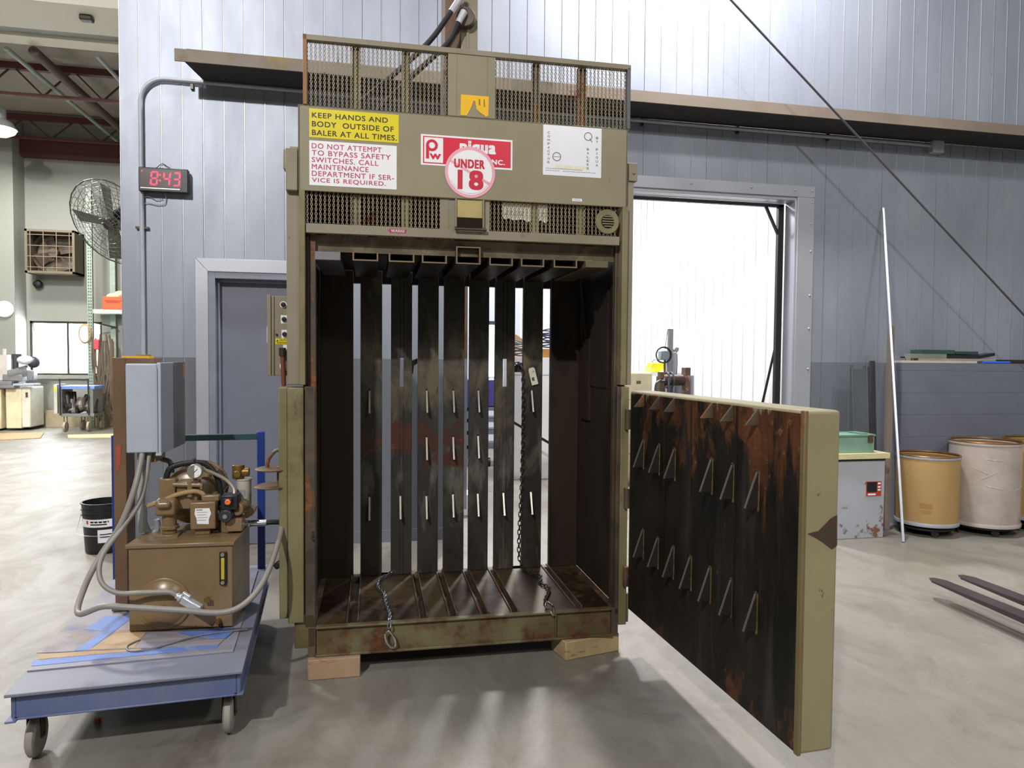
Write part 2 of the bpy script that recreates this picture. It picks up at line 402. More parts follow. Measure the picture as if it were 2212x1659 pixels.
struct(B().box(-1.8, WY + .12, 0, -1.7, 16.4, 7.4).put('wall_hall_return', 'farwall', smooth=False))
b = B()
W1 = (-6.93, -5.55, 1.08, 2.22); W2 = (-8.35, -7.4, 1.08, 2.22)
for x0, x1, z0, z1 in ((-12, W2[0], 0, 7.4), (W2[0], W2[1], 0, W2[2]), (W2[0], W2[1], W2[3], 7.4), (W2[1], W1[0], 0, 7.4), (W1[0], W1[1], 0, W1[2]), (W1[0], W1[1], W1[3], 7.4), (W1[1], -1.7, 0, 7.4)):
    b.box(x0, 16.4, z0, x1, 16.6, z1)
struct(b.put('wall_far', 'farwall', smooth=False))
struct(B().box(-12.1, -9.5, 0, -12, 16.6, 7.4).put('wall_left', 'farwall', smooth=False))
struct(B().box(9.0, -9.5, 0, 9.1, WY + .15, 7.4).put('wall_right', 'farwall', smooth=False))
struct(B().box(-12, -9.6, 0, 9.1, -9.5, 7.4).put('wall_front', 'farwall', smooth=False))
struct(B().box(-12.1, -9.6, 7.4, 9.1, 16.6, 7.5).put('ceiling', 'ceil', smooth=False))
struct(B().box(-12, 11.0, 6.3, -1.8, 16.4, 6.34).put('ceiling_left_hall', 'ceil', smooth=False))
# pilaster, sill pipe and kerb of the far wall
struct(B().box(-7.32, 15.9, 0, -6.98, 16.4, 7.4).put('trim_1', 'farwall', bevel=.01))
struct(B().box(-9, 16.2, 0, -1.8, 16.4, .34).put('baseboard_far', plain('tan kerb', '#a3967c', .7)))
struct(B().box(-7.0, 16.34, 1.0, -5.5, 16.4, 1.08).put('trim_2', 'farwall'))
def window(n, x0, x1, z0, z1):
    f = B(); t = .045
    f.box(x0, 16.42, z0, x0 + t, 16.5, z1).box(x1 - t, 16.42, z0, x1, 16.5, z1).box(x0, 16.42, z1 - t, x1, 16.5, z1).box(x0, 16.42, z0, x1, 16.5, z0 + t)
    xm = (x0 + x1) / 2 + .02; f.box(xm - .02, 16.43, z0, xm + .02, 16.49, z1)
    fr = struct(f.put('window_%d' % n, 'dsteel'))
    B().box(x0 + t, 16.455, z0 + t, x1 - t, 16.461, z1 - t).put('glass_pane', 'glass', fr, smooth=False)
window(1, *W1); window(2, *W2)
# the bright room behind the opening
RX = 4.05; RY = 11.5
b = B(); y = WY + .12
while y < RY:
    b.box(RX, y + .026, 0, RX + .05, min(y + .2286, RY), 5.2)
    b.box(RX + .045, y, 0, RX + .05, y + .026, 5.2); y += .2286
struct(b.put('wall_back_room_right', 'whitewall', smooth=False))
b = B(); b.box(2.53, RY, 0, 4.2, RY + .1, 5.2); struct(b.put('wall_back_room_white', 'whitewall', smooth=False))
b = B(); WW = (1.93, 2.14, 1.2, 2.07)
for x0, x1, z0, z1 in ((-1.7, WW[0], 0, 5.2), (WW[0], WW[1], 0, WW[2]), (WW[0], WW[1], WW[3], 5.2), (WW[1], 2.53, 0, 5.2)): b.box(x0, RY, z0, x1, RY + .1, z1)
struct(b.put('wall_back_room_rear', 'bluewall', smooth=False))
f = B(); f.box(WW[0], RY - .02, WW[3], WW[1], RY + .02, WW[3] + .06); wf = struct(f.put('window_3', 'dgrey'))
B().box(WW[0], RY + .04, WW[2], WW[1], RY + .046, WW[3]).put('glass_pane', 'glass', wf, smooth=False)
struct(B().box(-1.7, WY + .12, 5.2, 4.2, RY + .1, 5.3).put('ceiling_back_room', 'ceil', smooth=False))
# trim of the large opening
b = B(); b.box(.72, WY - .03, 2.985, 3.99, WY, 3.088)
for x in (.9, 1.5, 2.2, 2.77, 3.35, 3.78, 3.955): b.lathe((x, WY - .03, 3.045), [(.014, 0), (.012, .008), (0, .012)], (0, -1, 0), 10)
struct(b.put('trim_3', 'trim', bevel=.004))
struct(B().box(.77, WY - .012, 2.955, 3.815, WY + .14, 2.99).put('trim_4', 'trim', bevel=.004))
b = B(); b.box(3.815, WY - .03, 0, 3.985, WY, 2.985)
for z in (.3, .95, 1.43, 1.8, 2.1, 2.5, 2.75, 2.94): b.lathe((3.955, WY - .03, z), [(.011, 0), (.01, .006), (0, .009)], (0, -1, 0), 10)
struct(b.put('trim_5', 'trim', bevel=.004))
struct(B().box(3.80, WY - .012, 0, 3.818, WY + .14, 2.96).put('trim_6', 'trim', bevel=.003))
struct(B().box(.765, WY - .02, 1.5, .812, WY + .14, 2.99).put('trim_7', worn('brown jamb', '#5d4630', thr=.7)))
struct(B().box(.765, WY - .02, .25, .812, WY + .14, 1.5).put('trim_8', 'doorframe'))
b = B(); b.box(3.745, WY + .16, 0, 3.80, WY + .2, 2.95).box(.8, WY + .16, 2.93, 3.80, WY + .2, 2.96)
b.bar((3.62, WY + .18, 2.94), (3.765, WY + .18, 2.66), .025, .02)
dt = tag(b.put('door_track', 'black'), 'black steel door track with corner brace inside the bright opening', 'door track')
# personnel door
b = B(); o, i_ = -1.281, -1.189
b.prism([(o, WY, 0), (i_, WY, 0), (i_, WY, 2.149), (o, WY, 2.251)], (0, -.02, 0))
b.prism([(o, WY, 2.251), (i_, WY, 2.149), (-.21, WY, 2.149), (-.118, WY, 2.251)], (0, -.02, 0))
b.prism([(-.21, WY, 0), (-.118, WY, 0), (-.118, WY, 2.251), (-.21, WY, 2.149)], (0, -.02, 0))
struct(b.put('trim_9', 'trim', bevel=.004))
b = B()
b.box(-1.189, WY - .012, 0, -1.14, WY + .1, 2.149).box(-.26, WY - .012, 0, -.21, WY + .1, 2.149).box(-1.14, WY - .012, 2.10, -.26, WY + .1, 2.149)
b.box(-1.14, WY + .05, 0, -1.12, WY + .1, 2.10).box(-.28, WY + .05, 0, -.26, WY + .1, 2.10).box(-1.12, WY + .05, 2.08, -.28, WY + .1, 2.10)
df = struct(b.put('door_1', 'doorframe', bevel=.003))
B().box(-1.14, WY + .1, .01, -.26, WY + .145, 2.10).put('door_leaf', 'doorleaf', df, smooth=False)
B().lathe((-.34, WY + .1, 1.0), [(.012, 0), (.012, .03), (.028, .04), (.03, .06), (0, .068)], (0, -1, 0), 16).put('knob', 'steel', df)
struct(B().box(-.118, WY - .012, 0, .765, WY, .1).put('baseboard_back', 'block'))
# low block wall with a ledge on the right
b = B(); z = 0; k = 0
while z < 1.48:
    z1 = min(z + .2032, 1.492); 
    b.box(4.79, 5.5, z + .0007, 9, 5.715, z1 - .0007)
    z = z1; k += 1
struct(b.put('trim_10', 'block', smooth=False))

# ------------------------------------------------------------------ BALER
BR = R(-.5178)
BAL = thing('vertical_baler', 'tall olive steel baler with open chamber, warning signs and swung-open spiked door', 'baler', (.5, 3.33, 0), BR)
def P(b, name, mat, parent=BAL, **k): return b.put(name, mat, parent, **k)
# base
b = B(); b.box(-.735, -.012, .095, .722, .05, .107).box(-.735, .012, .1, .722, .022, .235).box(-.735, -.006, .226, .722, .03, .236)
b.box(.425, -.004, .107, .432, .012, .226)
P(b, 'front_sill', 'olive_sill', bevel=.003)
b = B(); b.box(-.77, .0, .095, -.735, .8, .235).box(.722, 0, .095, .757, .8, .235).box(-.77, .74, .095, .757, .8, .235)
P(b, 'base_frame', 'rust', bevel=.003)
b = B()
fx = [(-.735, -.595), (-.54, -.25), (-.208, -.105), (-.063, .049), (.096, .204), (.247, .536), (.58, .722)]
for x0, x1 in fx: b.box(x0, .02, .21, x1, .80, .235)
b.box(-.735, .02, .195, .722, .8, .208)
P(b, 'chamber_floor', 'chamber_floor', bevel=.003)
for x0, x1 in [(-.597, -.538), (-.252, -.207), (-.107, -.061), (.049, .096), (.204, .247), (.536, .58)]:
    b = B()
    for x in (x0, x1 - .008): b.box(x, .045, .205, x + .008, .79, .243)
    b.box(x0, .045, .2, x1, .79, .206)
    P(b, 'strap_channel', 'rust', bevel=.0015)
# chamber walls
b = B(); b.box(-.79, .03, .235, -.765, .82, 2.3); P(b, 'side_wall', 'grime')
b = B(); b.box(.757, .03, .235, .785, .82, 2.3); P(b, 'side_wall', 'grime')
b = B(); b.box(.742, .5, 1.15, .757, .66, 1.62).box(.748, .2, 1.35, .757, .5, 1.9); P(b, 'wall_liner', 'grime')
FIN = [plain('dark fin plate', '#34302d', .45, .4), plain('bright fin edge', '#a8a39a', .3, .8), worn('tan weld bead', '#7a6440', thr=.5, scale=30, rust='#4a3520', rust2='#6b4a28')]
def fin(b, s, out0, out1, zt, zb, wd, axis, base, bead=True):
    """triangular barb: axis 'x' = local x runs across and the barb points to -y; out0/out1 = reach at top and bottom"""
    h = wd / 2
    b.mi = 0; b.prism([(s - h, base, zt), (s - h, base - out0, zt), (s - h, base - out1, zb), (s - h, base, zb)], (wd, 0, 0))
    b.mi = 1; b.bar((s, base - out0 - .001, zt), (s, base - out1 - .001, zb), wd + .001, .003, (0, 1, 0)); b.sphere((s, base - out0, zt), wd * .75, 8)
    if bead:
        b.mi = 2; b.bar((s + h, base - .002, zt), (s + h, base - .002, zb - .012), wd * 1.1, .004, (0, 1, 0))
    b.mi = 0
# rear slats, left end plate, right end plate
gaps = [(-.583, -.543), (-.421, -.37), (-.25, -.215), (-.096, -.064), (.057, .086), (.203, .241), (.36, .412), (.531, .582)]
edges = [-.765] + [v for g in gaps for v in g] + [.757]
SLZ = (.212, 1.998)
slats = []
for k in range(0, len(edges), 2):
    x0, x1 = edges[k], edges[k + 1]; b = B(); ends = k in (0, len(edges) - 2)
    holes = []
    cx = (x0 + x1) / 2
    if k == 4: holes = [(-.318, -.296, 1.325, 1.505)]
    if k == 14 - 2: holes = []
    zs = [SLZ[0], SLZ[1]]
    if k == 4 or k == 12:
        hx0, hx1 = (-.318, -.298) if k == 4 else (.288, .311)
        b.box(x0, .75, SLZ[0], hx0, .757, SLZ[1]).box(hx1, .75, SLZ[0], x1, .757, SLZ[1]).box(hx0, .75, SLZ[0], hx1, .757, 1.335).box(hx0, .75, 1.5, hx1, .757, SLZ[1])
    else: b.box(x0, .75, SLZ[0], x1, .757, SLZ[1])
    b.box(x0, .757, SLZ[0], x0 + .007, .79, SLZ[1]).box(x1 - .007, .757, SLZ[0], x1, .79, SLZ[1])
    slats.append(P(b, 'end_plate' if ends else 'rear_slat', 'grime' if ends else ('slat_red' if k in (2, 4, 6, 8) else 'slat'), bevel=.002))
for z0, z1 in ((1.93, 2.05), (.095, .2)): P(B().box(-.765, .791, z0, .757, .83, z1), 'rear_crossbar', 'grime')
# bent bracket hooks behind the slats
b = B(); b.prism([(-.262, .8, 1.478), (-.216, .8, 1.50), (-.216, .8, 1.47), (-.236, .8, 1.455), (-.242, .8, 1.405), (-.25, .8, 1.41)], (0, .02, 0)); P(b, 'hook_bracket', 'dsteel')
b = B(); b.prism([(.34, .8, 1.475), (.36, .8, 1.455), (.43, .8, 1.485), (.43, .8, 1.42), (.35, .8, 1.42)], (0, .02, 0)); P(b, 'hook_bracket', 'dsteel')
# retaining fins on the slats: (x, z rows)
for si, x, rows in ((1, -.492, (1.25, .635)), (2, -.316, (.635,)), (3, -.165, (1.25, .975, .63)), (4, -.009, (1.25, .975, .635)), (5, .139, (1.25, .98, .635)), (6, .294, (.635,)), (7, .463, (1.25, .635))):
    for z in rows:
        b = B(); fin(b, x, .006, .058, z + .066, z - .064, .009, 'x', .751)
        P(b, 'retaining_fin', FIN, slats[si])
# columns
b = B(); b.box(-.863, .03, 1.372, -.803, .16, 2.455).box(-.863, .0, 2.26, -.81, .03, 2.45); b.cyl((-.855, .1, 2.455), (-.815, .1, 2.455), .03, n=12)
b.box(-.875, .02, 2.36, -.81, .10, 2.45); b.lathe((-.845, .02, 2.405), [(.014, 0), (.012, .01), (0, .012)], (0, -1, 0), 8)
P(b, 'column', 'olive', bevel=.004)
b = B(); b.box(-.805, .0, 1.372, -.778, .10, 2.27); P(b, 'guide_strip', 'olive_low', bevel=.003)
b = B(); b.box(-.778, .03, 1.35, -.765, .07, 2.1).box(-.765, .05, .235, -.735, .09, 2.1); P(b, 'guide_rail', 'rust', bevel=.003)
b = B(); b.box(.782, .03, 1.372, .82, .16, 2.492).box(.79, .02, 2.40, .835, .10, 2.49); b.lathe((.815, .02, 2.44), [(.008, 0), (.007, .006), (0, .008)], (0, -1, 0), 8)
P(b, 'column', 'olive', bevel=.004)
b = B(); b.box(.752, .0, 1.372, .782, .10, 2.27); P(b, 'guide_strip', 'olive_low', bevel=.003)
b = B(); b.box(.735, .05, .235, .757, .09, 2.1); P(b, 'guide_rail', 'rust', bevel=.003)
b = B(); b.box(-.856, -.02, .268, -.786, .12, 1.36); P(b, 'latch_column', 'olive_low', bevel=.004)
b = B(); b.box(-.897, .0, .285, -.858, .12, 1.36); P(b, 'latch_column', 'olive_low', bevel=.004)
b = B(); b.box(-.784, .0, .235, -.735, .06, 1.365); P(b, 'latch_channel', 'rust', bevel=.003)
b = B(); b.box(-.83, .0, .14, -.735, .12, .30); P(b, 'corner_foot', 'olive_sill', bevel=.004)
b = B(); b.box(-.752, -.006, .66, -.742, .0, .69).box(-.752, -.02, .655, -.735, .0, .665); P(b, 'lug', 'dsteel')
b = B(); b.box(.757, .0, .145, .80, .12, 1.365).box(.80, .02, .15, .82, .12, .3); P(b, 'hinge_column', 'olive_low', bevel=.004)
b = B(); b.box(.737, .0, .2, .757, .05, 1.365); P(b, 'hinge_plate', 'rust', bevel=.003)
b = B()
for z in (.4, .8, 1.2): b.cyl((.79, -.012, z - .05), (.79, -.012, z + .05), .016, n=12)
P(b, 'hinge_barrel', 'rust')
# big sign panel
b = B(); b.box(-.808, .0, 2.262, .774, .012, 2.65).box(-.808, .0, 2.262, -.796, .16, 2.65).box(.762, .0, 2.262, .774, .16, 2.65).box(-.808, 0, 2.64, .774, .1, 2.65)
P(b, 'sign_panel', 'panel', bevel=.003)
# expanded metal guards
def expanded(b, x0, x1, z0, z1, y, px=.0198, pz=.038):
    n = int((x1 - x0) / px) + 1; m = int((z1 - z0) / (pz / 2))
    hz = (z1 - z0) / m
    for k in range(n):
        for s in (0, 1):
            for j in range(m):
                xa = x0 + (k + (.5 if (j + s) % 2 else 0)) * px; xb = x0 + (k + (.5 if (j + 1 + s) % 2 else 0)) * px
                if max(xa, xb) > x1: continue
                dy = .0025 if s else 0
                b.bar((xa, y + dy, z0 + j * hz), (xb, y + dy, z0 + (j + 1) * hz), .0034, .0018, (0, 1, 0))
b = B(); expanded(b, -.775, -.125, 2.645, 2.95, .012); P(b, 'mesh_guard', 'mesh', smooth=False)
b = B(); expanded(b, .10, .775, 2.645, 2.95, .012); P(b, 'mesh_guard', 'mesh', smooth=False)
b = B(); expanded(b, -.775, -.14, 2.12, 2.27, .02); P(b, 'mesh_guard', 'mesh', smooth=False)
b = B(); expanded(b, .08, .74, 2.10, 2.27, .02); P(b, 'mesh_guard', 'mesh', smooth=False)
b = B(); b.box(-.785, -.004, 2.94, .784, .03, 2.965); P(b, 'guard_top_rail', 'olive', bevel=.002)
b = B(); b.box(-.785, -.004, 2.65, -.767, .03, 2.965); P(b, 'guard_end_post', 'orange_rust', bevel=.002)
b = B(); b.box(.766, -.004, 2.65, .784, .03, 2.95); P(b, 'guard_end_post', plain('blue-grey post', '#5d5f66', .45, .3), bevel=.002)
for x0, x1 in ((-.566, -.53), (-.341, -.302), (-.141, -.112), (.292, .327), (.522, .562)):
    b = B(); b.box(x0, .03, 2.64, x1, .036, 2.945).box(x0, .03, 2.64, x0 + .006, .06, 2.945); P(b, 'guard_upright', 'rust' if x0 > -.2 else 'olive_low', bevel=.001)
    b = B(); b.box(x0, .035, 2.1, x1, .041, 2.262); P(b, 'guard_upright', 'olive_low', bevel=.001)
b = B(); b.box(-.125, .0, 2.65, .102, .02, 2.943).box(-.085, -.002, 2.66, -.083, .0, 2.94).box(.062, -.002, 2.66, .064, .0, 2.94); P(b, 'mast_cover', 'panel', bevel=.001)
b = B(); b.box(-.774, .0, 2.072, .737, .03, 2.115); P(b, 'lower_rail', 'olive', bevel=.002)
b = B(); b.box(-.765, .2, 2.08, .757, .215, 2.5); P(b, 'upper_back_plate', patchy('dark gear plate', ['#1d1713', '#3c2a20', '#4a2119', '#5b5136'], 5, .6, .6, .2))
b = B(); b.box(-.765, .075, 1.9985, .757, .09, 2.075); P(b, 'throat_plate', patchy('throat plate', ['#5a5142', '#6e6452', '#786e58', '#5c4a36'], 6, 1, .7, .1))
# centre handle box
b = B(); b.box(-.088, .0, 2.12, -.08, .03, 2.262).box(.044, .0, 2.12, .052, .03, 2.262).box(-.16, .012, 2.1, -.12, .02, 2.262).box(.06, .012, 2.09, .08, .02, 2.262).box(-.12, .014, 2.1, .06, .018, 2.262)
P(b, 'handle_box', 'olive', bevel=.001)
b = B(); b.box(-.078, .006, 2.175, .043, .012, 2.258); P(b, 'handle_plate', plain('tan worn plate', '#a89a64', .4), bevel=.001)
b = B(); b.box(-.078, .004, 2.125, .043, .013, 2.175); P(b, 'handle_shield', plain('polished dark shield', '#4c463c', .15, .9))
b = B(); b.cyl((-.092, -.02, 2.115), (.06, -.02, 2.115), .007, n=10).bar((-.085, -.02, 2.115), (-.085, .01, 2.13), .008, .008).bar((.05, -.02, 2.115), (.05, .01, 2.13), .008, .008); P(b, 'handle_rod', 'dsteel')
# vent
b = B(); b.lathe((.678, .016, 2.19), [(.062, 0), (.058, -.003), (.034, -.003)], (0, 1, 0), 24); P(b, 'vent_plate', 'olive_low')
b = B(); b.lathe((.678, .014, 2.19), [(0, -.001), (.033, -.001)], (0, 1, 0), 24)
b.mi = 1
for k in range(5): z = 2.19 - .024 + k * .012; hw = math.sqrt(max(.0001, .031 ** 2 - (z - 2.19) ** 2)); b.box(.678 - hw, .005, z - .0028, .678 + hw, .011, z + .0028)
P(b, 'vent', ['black', 'olive_low'])
# platen with its channels
b = B(); b.box(-.74, .12, 1.998, .72, .72, 2.012); P(b, 'platen_plate', 'grime')
rim = plain('worn channel end', '#7a6a52', .5, .3)
for x0, x1 in [(-.567, -.448), (-.399, -.278), (-.242, -.122), (.086, .203), (.244, .362), (.411, .532)]:
    b = B(); b.box(x0, .05, 1.958, x1, .72, 1.966).box(x0, .05, 1.966, x0 + .008, .72, 1.998).box(x1 - .008, .05, 1.966, x1, .72, 1.998); pc = P(b, 'platen_channel', 'grime', bevel=.0015)
    b = B(); b.box(x0, .047, 1.958, x1, .0498, 1.964).box(x0, .047, 1.964, x0 + .007, .0498, 1.998).box(x1 - .007, .047, 1.964, x1, .0498, 1.998); P(b, 'channel_end', rim, pc)
b = B(); x0, x1 = -.079, .041; b.box(x0, .04, 1.958, x1, .72, 1.966).box(x0, .04, 2.034, x1, .72, 2.042).box(x0, .04, 1.966, x0 + .008, .72, 2.034).box(x1 - .008, .04, 1.966, x1, .72, 2.034); pc = P(b, 'platen_tube', 'grime', bevel=.002)
b = B(); b.box(x0, .037, 1.958, x1, .0398, 1.964).box(x0, .037, 1.964, x0 + .007, .0398, 2.036).box(x1 - .007, .037, 1.964, x1, .0398, 2.036).box(x0, .037, 2.036, x1, .0398, 2.042); P(b, 'channel_end', rim, pc)
b = B(); b.box(-.742, .05, 1.956, -.622, .68, 1.996); P(b, 'platen_bar', plain('worn bright bar', '#77757a', .5, .3), bevel=.003)
b = B(); b.box(.578, .05, 1.964, .697, .68, 2.0); P(b, 'platen_bar', plain('worn tan bar', '#6c6450', .5, .3), bevel=.003)
# cylinder mast and hoses
b = B(); b.box(-.11, .33, 2.3, -.03, .52, 4.3); P(b, 'mast', 'brown_post', bevel=.004)
b = B(); b.box(-.028, .31, 2.3, .06, .5, 4.3).box(.0, .305, 2.6, .014, .31, 4.3); P(b, 'mast', 'olive', bevel=.004)
b = B(); b.cyl((-.01, .27, 3.25), (.0, .33, 3.25), .05, n=16); P(b, 'cylinder_port', 'rust', bevel=.004)
for pts, sl in (([(-.02, .26, 3.36), (-.1, .24, 3.23), (-.2, .23, 3.083), (-.373, .23, 2.908), (-.531, .23, 2.765), (-.62, .23, 2.66)], (0, 1)), ([(-.014, .26, 3.275), (-.055, .25, 3.19), (-.107, .25, 3.092), (-.281, .25, 2.916), (-.429, .25, 2.755), (-.5, .25, 2.66)], (0, 1))):
    b = B(); b.tube(pts, .0135, 10); h = P(b, 'hydraulic_hose', 'black')
    p0, p1 = Vector(pts[0]), Vector(pts[1]); b = B(); b.cyl(p0.lerp(p1, .1), p0.lerp(p1, .85), .0185, .016, n=14); P(b, 'hose_sleeve', plain('taped white sleeve', '#c9cad2', .35, .3), h)
# control box
b = B(); b.box(-.968, .2, 1.41, -.85, .36, 1.795).box(-.972, .19, 1.41, -.955, .2, 1.8).box(-.945, .192, 1.41, -.94, .2, 1.795)
cb = P(b, 'control_box', 'olive', bevel=.003)
b = B(); b.lathe((-.898, .2, 1.754), [(.016, 0), (.016, .004), (.012, .004)], (0, -1, 0), 20); P(b, 'button_ring', 'white', cb)
for x, z in ((-.898, 1.754), (-.894, 1.683), (-.892, 1.611)):
    b = B(); b.lathe((x, .2, z), [(.0115, 0), (.0115, .012), (.009, .016), (0, .017)], (0, -1, 0), 18); P(b, 'push_button', 'blackp', cb)
for x, z in ((-.893, 1.683), (-.89, 1.612)):
    b = B(); b.box(x - .017, .198, z - .02, x + .02, .2, z + .02); P(b, 'button_plate', 'white', cb)
b = B(); b.lathe((-.929, .2, 1.608), [(.006, 0), (.006, .005), (0, .006)], (0, -1, 0), 12); P(b, 'pilot_light', plain('dark red lens', '#4a1216', .3), cb)
b = B(); b.box(-.935, .198, 1.562, -.87, .2, 1.59); cs = P(b, 'caution_sticker', 'yellow', cb)
b = B(); b.text('CAUTION', -.918, 1.577, -.872, 1.588, .1975, .05).prism([(-.932, .1975, 1.576), (-.921, .1975, 1.576), (-.9265, .1975, 1.586)], (0, .0003, 0))
for k in range(2): b.box(-.93, .1974, 1.571 - k * .005, -.88, .198, 1.573 - k * .005)
b.put('caution_lettering', 'black_ink', cb)
b = B(); b.lathe((-.892, .2, 1.458), [(.024, 0), (.024, .002), (0, .002)], (0, -1, 0), 20); P(b, 'round_label', 'white', cb)
b = B(); b.box(-.9, .198, 1.54, -.87, .2, 1.56); P(b, 'round_label', 'white', cb)
b = B(); b.box(-.982, .25, 1.57, -.972, .252, 1.65).box(-.978, .25, 1.58, -.968, .32, 1.645); P(b, 'paper_tag', 'white', cb)
b = B(); b.cyl((-.893, .17, 1.34), (-.899, .17, 1.51), .011, n=12); pp = P(b, 'conduit_pipe', 'copper')
b = B(); b.cyl((-.899, .17, 1.505), (-.9, .17, 1.545), .016, n=12).cyl((-.899, .17, 1.52), (-.899, .17, 1.53), .018, n=6); P(b, 'pipe_connector', 'dsteel', pp)
# round latch plates
b = B()
b.lathe((-.93, .06, .978), [(0, .006), (.07, .006), (.082, 0), (.07, -.006), (0, -.006)], n=28).lathe((-.935, .06, .897), [(0, .006), (.072, .006), (.085, 0), (.072, -.006), (0, -.006)], n=28)
b.cyl((-.89, .06, .88), (-.89, .06, .99), .024, n=14)
lw = P(b, 'latch_wheel', 'brown_post', bevel=.002)
b = B(); b.tube([(-.88, .06, 1.07), (-.92, .06, 1.06), (-.95, .06, 1.02), (-.955, .06, .98)], .008); P(b, 'latch_lever', 'rust', lw)
b = B(); b.bar((-.93, .1, .5), (-.89, .1, .53), .03, .03); P(b, 'grip', 'blackp', bevel=.008)
# door, swung open towards the camera
dv = Vector((.0395, -.9992, 0)); dn_ = Vector((.9992, .0395, 0)); DH = Vector((1.29, 3.33, 0))
DM = Matrix((( dv.x, dn_.x, 0, DH.x), (dv.y, dn_.y, 0, DH.y), (0, 0, 1, 0), (0, 0, 0, 1)))   # door frame: s along, t through, z up
toloc = WORLD[BAL.name].inverted() @ DM
b = B(); b.box(.03, .004, .24, 1.385, .135, 1.345); b.bm.transform(toloc); door = P(b, 'chamber_door', worn('door olive paint', '#8d8566', thr=.72, scale=4, col2='#857d60', rust='#4a3a28', rust2='#5a452c', stretch=.4), bevel=.012, seg=3)
def DP(b, name, mat, **k): b.bm.transform(toloc); return b.put(name, mat, door, **k)
def door_material():
    m, t, bs = nt('greasy door plate with rust scale')
    v = coords(t, (1, 1, .4)); z = sepz(t, 2); y = sepz(t, 1)
    def rng(src, a, c, k):
        g = t.nodes.new('ShaderNodeMapRange'); g.inputs[1].default_value = a; g.inputs[2].default_value = c; g.inputs[3].default_value = 0; g.inputs[4].default_value = k; t.links.new(src, g.inputs[0]); return g.outputs[0]
    base = mix(t, ramp(t, noise(t, v, 3, 8, .65), .42, .7), hx('#0f0e0d'), hx('#2a2522'))
    base = mix(t, ramp(t, noise(t, coords(t, (1, 1, .12)), 9, 6, .6), .56, .72), base, hx('#353230'))
    f = noise(t, v, 2.6, 9, .68, .6)
    f = math_(t, 'ADD', f, rng(z, .8, 1.28, .2)); f = math_(t, 'ADD', f, rng(y, -1.1, -1.36, .10)); f = math_(t, 'ADD', f, rng(z, .42, .24, .09))
    rc = mix(t, ramp(t, noise(t, v, 7, 8, .7), .35, .65), hx('#33211a'), hx('#633c24'))
    rc = mix(t, ramp(t, noise(t, coords(t), 30, 5, .7), .58, .68), rc, hx('#7d562f'))
    base = mix(t, ramp(t, f, .64, .70), base, rc)
    g = noise(t, coords(t, (1, 1, .5)), 6, 9, .7, 1.0); g = math_(t, 'ADD', g, rng(z, .55, .35, .07)); g = math_(t, 'ADD', g, rng(y, -.8, -1.05, .03))
    sc = ramp(t, g, .74, .77); base = mix(t, sc, base, hx('#6e6c70'))
    gr = noise(t, coords(t, (1, 1, .3)), 8, 6, .6); gr = math_(t, 'ADD', gr, rng(z, 1.24, 1.34, .16)); base = mix(t, ramp(t, gr, .72, .76), base, hx('#7d7a5c'))
    t.links.new(base, bs.inputs['Base Color']); bs.inputs['Roughness'].default_value = .42; bs.inputs['Specular IOR Level'].default_value = .35
    bump(t, bs, noise(t, coords(t), 25, 6), .25, .003)
    return m
b = B(); b.box(.05, .0, .245, 1.37, .006, 1.335); DP(b, 'inner_plate', door_material(), bevel=.001)
b = B(); b.box(1.368, -.002, .24, 1.390, .012, 1.345); DP(b, 'edge_strip', worn('rusty olive edge', '#6e6444', thr=.5, soft=.1, scale=5, rust='#5a3418', rust2='#8a5a22', stretch=.25), bevel=.003)
for x in (.42, .66, 1.0):
    b = B(); b.box(x, -.0025, .5, x + .012, .001, 1.335); DP(b, 'weld_seam', 'grime')
b = B(); b.prism([(1.3858, .02, .955), (1.3858, .06, .962), (1.3858, .105, 1.0), (1.3858, .128, 1.01), (1.3858, .13, .91), (1.3858, .11, .90), (1.3858, .075, .925), (1.3858, .05, .94)], (.0008, 0, 0)); DP(b, 'scrape_mark', worn('dark scrape', '#3d352a', thr=.5, scale=20, rust='#3f2a20', rust2='#4a3224'))
for row, (zt, zb_), cols in ((0, (1.118, .988), (.206, .374, .526, .836, .986, 1.145)), (1, (.69, .556), (.218, .377, .528, .683, .838, .992, 1.15))):
    for s in cols:
        b = B(); fin(b, s, .005, .052, zt, zb_, .008, 'x', .002); DP(b, 'retaining_fin', FIN)
for s in (.203, .37, .515, .83, .975, 1.137):
    b = B(); b.prism([(s - .004, .004, 1.335), (s - .004, -.004, 1.335), (s - .004, -.052, 1.275), (s - .004, .004, 1.275)], (.008, 0, 0)); DP(b, 'retaining_fin', 'rust', bevel=.0015)

# signs on the panel: boards > lettering
def sign(name, x0, z0, x1, z1, mat, t=.0012, y=0.0, rise=0.0, label=None):
    b = B(); b.prism([(x0, y, z0), (x1, y, z0 + rise), (x1, y, z1 + rise), (x0, y, z1)], (0, -t, 0))
    o = P(b, name, mat, smooth=False)
    return o
Y1 = -.0017
s = sign('warning_sign', -.758, 2.504, -.355, 2.634, 'yellow')
b = B(); b.text('KEEP HANDS AND', -.746, 2.593, -.405, 2.617, Y1, .055).text('BODY  OUTSIDE OF', -.746, 2.553, -.378, 2.578, Y1, .055).text('BALER AT ALL TIMES.', -.746, 2.514, -.364, 2.539, Y1, .055); P(b, 'lettering', 'black_ink', s, smooth=False)
s = sign('safety_notice', -.758, 2.288, -.364, 2.49, 'white')
b = B()
for k, (t, xr) in enumerate((('DO NOT ATTEMPT', -.433), ('TO BYPASS SAFETY', -.392), ('SWITCHES. CALL', -.448), ('MAINTENANCE', -.493), ('DEPARTMENT IF SER-', -.376), ('VICE IS REQUIRED.', -.414))):
    z = 2.4545 - k * .0312; b.text(t, -.747, z, xr, z + .0235, Y1, .035)
